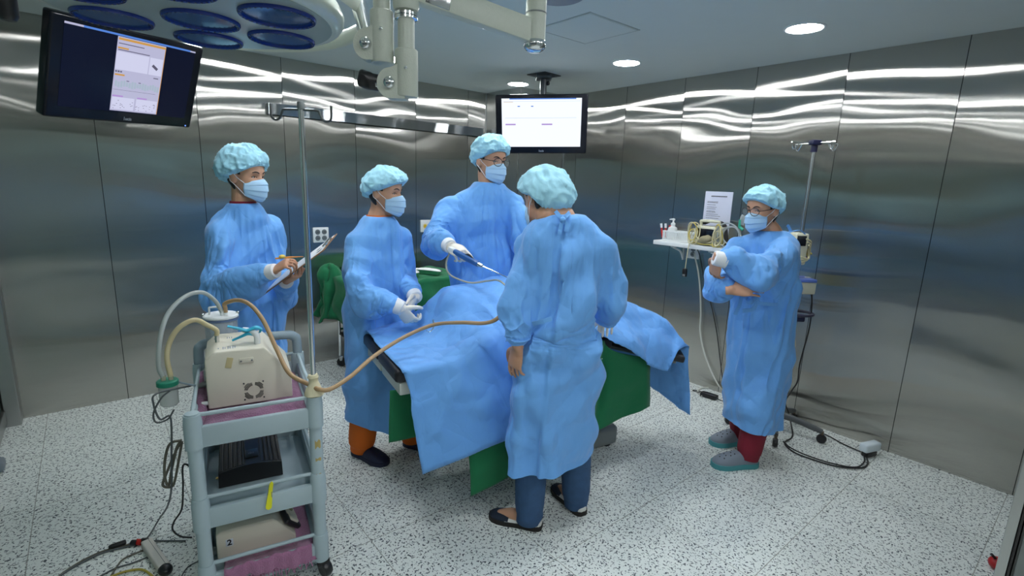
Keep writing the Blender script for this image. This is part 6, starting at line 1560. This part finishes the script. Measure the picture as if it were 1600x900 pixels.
G().tube([ac+ar*.06, ac+ar*.09-UP*.01, ac+ar*.14-UP*.013], .0035, n=7, k=6).build('lead', M_cabk, ad_)
# oxygen mask tubing at the shelf end
M_clr = mat('clear_plastic_tube', srgb(206, 214, 216), .15, trans=.55)
om = thing('oxygen_mask', 'clear coiled mask tubing with green fittings at the near end of the shelf', 'oxygen mask', (3.66, yb+.03, ZS))
for k, (r_, cy, cz_) in enumerate(((.085, yb-.01, .085), (.070, yb-.03, .10), (.10, yb-.015, .10))):
    P = [(3.66-.02*k+.02*math.sin(q+k), cy+r_*math.cos(q), ZS+cz_+.0*k+r_*math.sin(q)*.9) for q in np.linspace(0, 2*np.pi, 14)[:-1]]
    G().tube(P, .006, n=8, k=4, closed=True).build('coil', M_clr, om)
M_tealf = mat('green_fitting', srgb(52, 170, 140), .4)
for (px, py, L, s_) in ((1161, 357, .05, 0), (1156, 352, .03, 1)):
    p = Px(px, py, 3.62); G().tube([p-UP*.01, p+UP*(.01+.03*s_)+A(0, .03*(1-s_), 0)], .011, n=12, smooth=False).build('fitting', M_tealf, om)
p = Px(1160, 345, 3.63); G().tube([p-UP*.03, p+UP*.02, p+UP*.045], [.016, .018, .010], n=14).build('nebuliser', M_clr, om)

# ------------------------------------------------------------------ equipment stand behind the folded-arms person
sb_ = Pz(1207, 668, 0); sb_ = A(sb_[0], sb_[1], 0)
es = thing('equipment_stand', 'wheeled drip stand with a steel pole and dark blue hook head behind the folded-arms person', 'drip stand', sb_)
Ds = float(sb_@FH); zt2 = Pd(1268, 230, Ds)[2]
G().tube([sb_+UP*.10, sb_+UP*zt2], .0125, n=14, smooth=False).build('pole', mat('satin_pole', (.5, .52, .52), .25, 1.0), es)
M_nvy = mat('dark_blue_plastic', srgb(28, 30, 62), .35)
hd2 = G().tube([sb_+UP*(zt2-.03), sb_+UP*(zt2+.02)], .020, n=16, smooth=False).build('hook_head', M_nvy, es)
G().box(sb_+UP*(zt2+.028), (.060, .060, .034), .01, M=np.stack([RH, FH, UP], 1)).build('head_cap', M_nvy, hd2)
for a in (0.08, np.pi/2+.3, np.pi+.06, -np.pi/2+.25):
    d = RH*math.cos(a)+FH*math.sin(a); z0_ = zt2+.026; kx_ = min(1.0, (XW-.02-sb_[0])/(.155*d[0])) if d[0] > .05 else 1.0; d = d*kx_
    P = [(.02, 0), (.10, .0), (.125, .0), (.150, .0)]; Q = [(.098, .0), (.118, -.034), (.128, -.042), (.140, -.034), (.152, -.006), (.15, .0)]
    g = G(); g.tube([sb_+d*x+UP*(z0_+z) for x, z in P], .0038, n=7, smooth=False); g.tube([sb_+d*x+UP*(z0_+z) for x, z in Q], .0032, n=7, k=4); mk('hook', g.verts(), g.f, M_chrome, es)
M_legg = mat('grey_leg', srgb(88, 92, 94), .45)
for a in range(5):
    th_ = a*2*np.pi/5+.30; tgt = {0: Pz(1276, 684, .07)}.get(a)
    d0_ = unit(A(*(Pz(1276, 690, 0)-sb_)[:2], 0)); d = d0_*math.cos(a*2*np.pi/5)+np.cross(UP, d0_)*math.sin(a*2*np.pi/5); L = min(.30, (XW-.045-sb_[0])/d[0]) if d[0] > .1 else .30
    lg = G().tube([sb_+UP*.115, sb_+d*L*.5+UP*.105, sb_+d*L+UP*.080], [.028, .022, .017], n=12, flat=.75).build('leg', M_legg, es)
    c = sb_+d*L+UP*.030; tang = np.cross(UP, d)
    G().lathe([(.006, -.014), (.026, -.015), (.030, -.008), (.030, .008), (.026, .015), (.006, .014)], c, axis=tang).build('caster', M_black, lg)
    G().tube([c+UP*.028, c+UP*.055], .009, n=10, smooth=False).build('caster_stem', mat('brass_brown', (.16, .12, .08), .4, .5), lg)
G().tube([sb_+UP*.08, sb_+UP*.20], .026, n=16, smooth=False).build('hub', M_legg, es)
def onst(px, py, off=0): return Pd(px, py, Ds+off)
# upper monitor
um = onst(1244, 388); tu = thing('stand_monitor', 'small cream monitor with a dark face on the stand behind the shoulder', 'medical device', um-UP*.10)
SMx = np.stack([RH, FH, UP], 1)
G().box(um, (.085, .12, .205), .012, M=SMx, seg=3).build('case', M_devc, tu); G().box(um+UP*.055-FH*.061-RH*.006, (.060, .004, .065), .002, M=SMx).build('screen', MATS['dark_screen'], tu)
G().tube([um+FH*.06, A(sb_[0], sb_[1], um[2])], .016, n=10, smooth=False).build('clamp_arm', M_legg, tu)
for k in range(3):
    P = [um+RH*(.02+.01*k)-FH*.066+UP*(.07-.02*k), um+RH*.062-FH*.05+UP*(.05-.02*k), um+RH*(.070+.006*k)-FH*.02+UP*(.0-.02*k), um+RH*.05-FH*.065+UP*(-.06), um+RH*.0-FH*.07+UP*(-.085+.02*k)]
    tag(G().tube(P, .0052, n=7, k=6).build('lead_wire', M_cabw, origin=P[0]), 'ivory lead wire looped over the small monitor on the stand', 'cable', 'lead wires over the stand monitor')
bl_ = thing('glove_bundle', 'hanging bundle of dark, yellow and pink tips beside the stand monitor', 'bundle', onst(1255, 400))
p = onst(1253, 385); G().ell(p, (.030, .03, .055)).build('dark_bag', mat('navy_bag', (.016, .02, .04), .6, bump=.01, bscale=40), bl_)
for k, (px, py) in enumerate(((1268, 397), (1264, 404), (1260, 392))): G().tube([p-UP*.02, onst((px+1253)/2, (py+388)/2-2), onst(px, py)], [.012, .008, .006], n=8).build('yellow_tip', M_caby2, bl_)
G().ell(onst(1255, 405), (.034, .02, .022)).build('pink_pouch', MATS['pink_plastic'], bl_)
# lower device
ld_ = onst(1248, 446); tl2 = thing('stand_device', 'white box with a blue lid clamped to the stand below the elbow', 'medical device', ld_-UP*.05)
G().box(ld_-UP*.006, (.155, .14, .080), .01, M=SMx, seg=3).build('case', M_devc, tl2); G().box(ld_+UP*.044-RH*.0, (.150, .15, .022), .006, M=SMx).build('blue_lid', mat('lilac_blue', srgb(96, 124, 206), .45), tl2)
G().tube([ld_+FH*.06, A(sb_[0], sb_[1], ld_[2])], .016, n=10, smooth=False).build('clamp_arm', M_legg, tl2)
G().box(onst(1262, 434), (.03, .03, .01), .003, M=SMx).build('button', M_white, tl2)
# dark blue basket ring with tray
bp = onst(1248, 492); tb2 = thing('stand_tray', 'dark blue ring-shaped tray on the stand', 'tray', bp)
a_ = np.linspace(0, 2*np.pi, 25)[:-1]
G().tube([bp+RH*.085*math.cos(q)+FH*.075*math.sin(q)+UP*.012 for q in a_], .010, n=8, k=2, closed=True).build('rim', M_nvy, tb2)
G().box(bp-RH*.03-UP*.020, (.10, .10, .035), .008, M=SMx).build('well', M_nvy, tb2)
G().tube([bp+FH*.07, A(sb_[0], sb_[1], bp[2])], .012, n=10, smooth=False).build('clamp_arm', M_legg, tb2)
p = onst(1236, 510); g = G().tube([p, onst(1236, 522), onst(1237, 540), onst(1234, 556)], [.014, .022, .024, .014], n=14); V = g.verts(); V = V+np.stack([vnoise(V*45, q)*.006 for q in range(3)], 1)
tag(mk('hanging_glove', V, g.f, M_tape, origin=p), 'pale limp glove hanging on the stand beside the gown', 'glove')
P = [onst(1262, 449), onst(1268, 462), onst(1268, 485), onst(1264, 515), onst(1255, 548), onst(1249, 572), onst(1246, 596), onst(1236, 612), onst(1227, 628), onst(1232, 645), onst(1236, 662, -.02), Pz(1238, 682, .007), Pz(1226, 692, .007), Pz(1240, 706, .007), Pz(1270, 718, .007), Pz(1310, 729, .007), Pz(1345, 731, .007), Pz(1356, 724, .007), Pz(1353, 712, .01)]
tag(G().tube(P, .0048, n=8, k=7).build('mains_cord', M_cabk, origin=P[0]), 'black cord looping from the stand box down and across the floor', 'cord')
P = [Pz(1224, 690, .016), Pz(1236, 700, .016), Pz(1262, 712, .016), Pz(1300, 724, .016), Pz(1336, 730, .016), Pz(1350, 722, .016), Pz(1350, 712, .012)]
tag(G().tube(P, .0045, n=8, k=7).build('mains_cord', M_cabk, origin=P[0]), 'second black cord lying along the first on the floor by the stand', 'cord')
P = [Pz(1236, 655, .007), Pz(1262, 668, .007), Pz(1292, 680, .007), Pz(1318, 694, .007), Pz(1345, 706, .01)]
tag(G().tube(P, .0042, n=8, k=7).build('mains_cord', M_cabk, origin=P[0]), 'straight black cord from the stand foot to the white plug block', 'cord')
wb = Pz(1357, 712, .0); wr_ = unit(Pz(1371, 708, 0)-Pz(1343, 714, 0)); WM = np.stack([wr_, np.cross(UP, wr_), UP], 1)
pb_ = thing('plug_block', 'white plug block standing on the floor against the right wall', 'power strip', wb)
G().box(wb+UP*.064, (.135, .055, .056), .012, M=WM, seg=3).build('block', mat('pale_block', srgb(214, 226, 232), .4), pb_)
G().box(wb+UP*.018-wr_*.0, (.09, .045, .036), .008, M=WM).build('plug', M_black, pb_); G().box(wb+UP*.06+wr_*.074, (.02, .02, .02), .004, M=WM).build('switch', M_black, pb_)
rp = Pz(1558, 880, .028)
rd = thing('red_plug', 'small red plug on the floor beside the right door jamb', 'plug', rp*A(1, 1, 0))
G().ell(rp, (.032, .032, .028)).build('plug_body', mat('red_plastic', srgb(176, 30, 34), .4), rd); G().tube([rp+UP*.012, rp+UP*.03-RH*.02, rp+UP*.045-RH*.035], .006, n=8).build('lead', M_black, rd)

# ------------------------------------------------------------------ clipboard and pen of the note taker
ca, cb_ = Pd(410, 462, 2.64), Pd(506, 391, 2.57); cd_ = unit(cb_-ca); cw = unit(FH*.97+RH*.05+UP*.34); cw = unit(cw-cd_*(cw@cd_)); cn = np.cross(cd_, cw); cn = cn*np.sign(cn[2]); CM = np.stack([cd_, cw, cn], 1); cL = np.linalg.norm(cb_-ca)
cbc = (ca+cb_)/2+cw*.115
ct = thing('clipboard', 'brown clipboard with a white form held by the note taker', 'clipboard', cbc)
G().box(cbc, (cL, .23, .005), .002, M=CM).build('board', mat('brown_hardboard', srgb(150, 112, 78), .6), ct)
pp = G().box(cbc+cn*.0035+cd_*.0, (cL*.94, .21, .0015), .0004, M=CM).build('form', mat('form_paper', srgb(226, 230, 232), .8), ct)
G().box(cbc+cn*.009+cd_*cL*.46, (.025, .10, .012), .004, M=CM).build('clip', M_chrome, ct)
for (u, v, a, b) in ((.38, -.06, .030, .028), (.30, .01, .022, .020), (.34, .06, .012, .05)): G().box(cbc+cn*.0045+cd_*cL*u+cw*v, (a, b, .0006), M=CM).build('printed_mark', M_black, pp)
w_ = Pd(452, 404, 2.53); pn = thing('pen', 'orange pen in the note taker\'s writing hand', 'pen', w_)
G().tube([Pd(430, 404, 2.50), Pd(452, 402, 2.53)], .0042, n=8, smooth=False).build('barrel', mat('orange_pen', srgb(226, 140, 40), .4), pn)
G().ell(Pd(441, 401, 2.515), (.016, .012, .010)).build('pen_badge', mat('yellow_badge', srgb(226, 196, 90), .4), pn)
G().tube([Pd(452, 402, 2.53), Pd(474, 401, 2.56)], [.0040, .0015], n=8, smooth=False).build('nib_end', MATS['orange_pen'], pn)
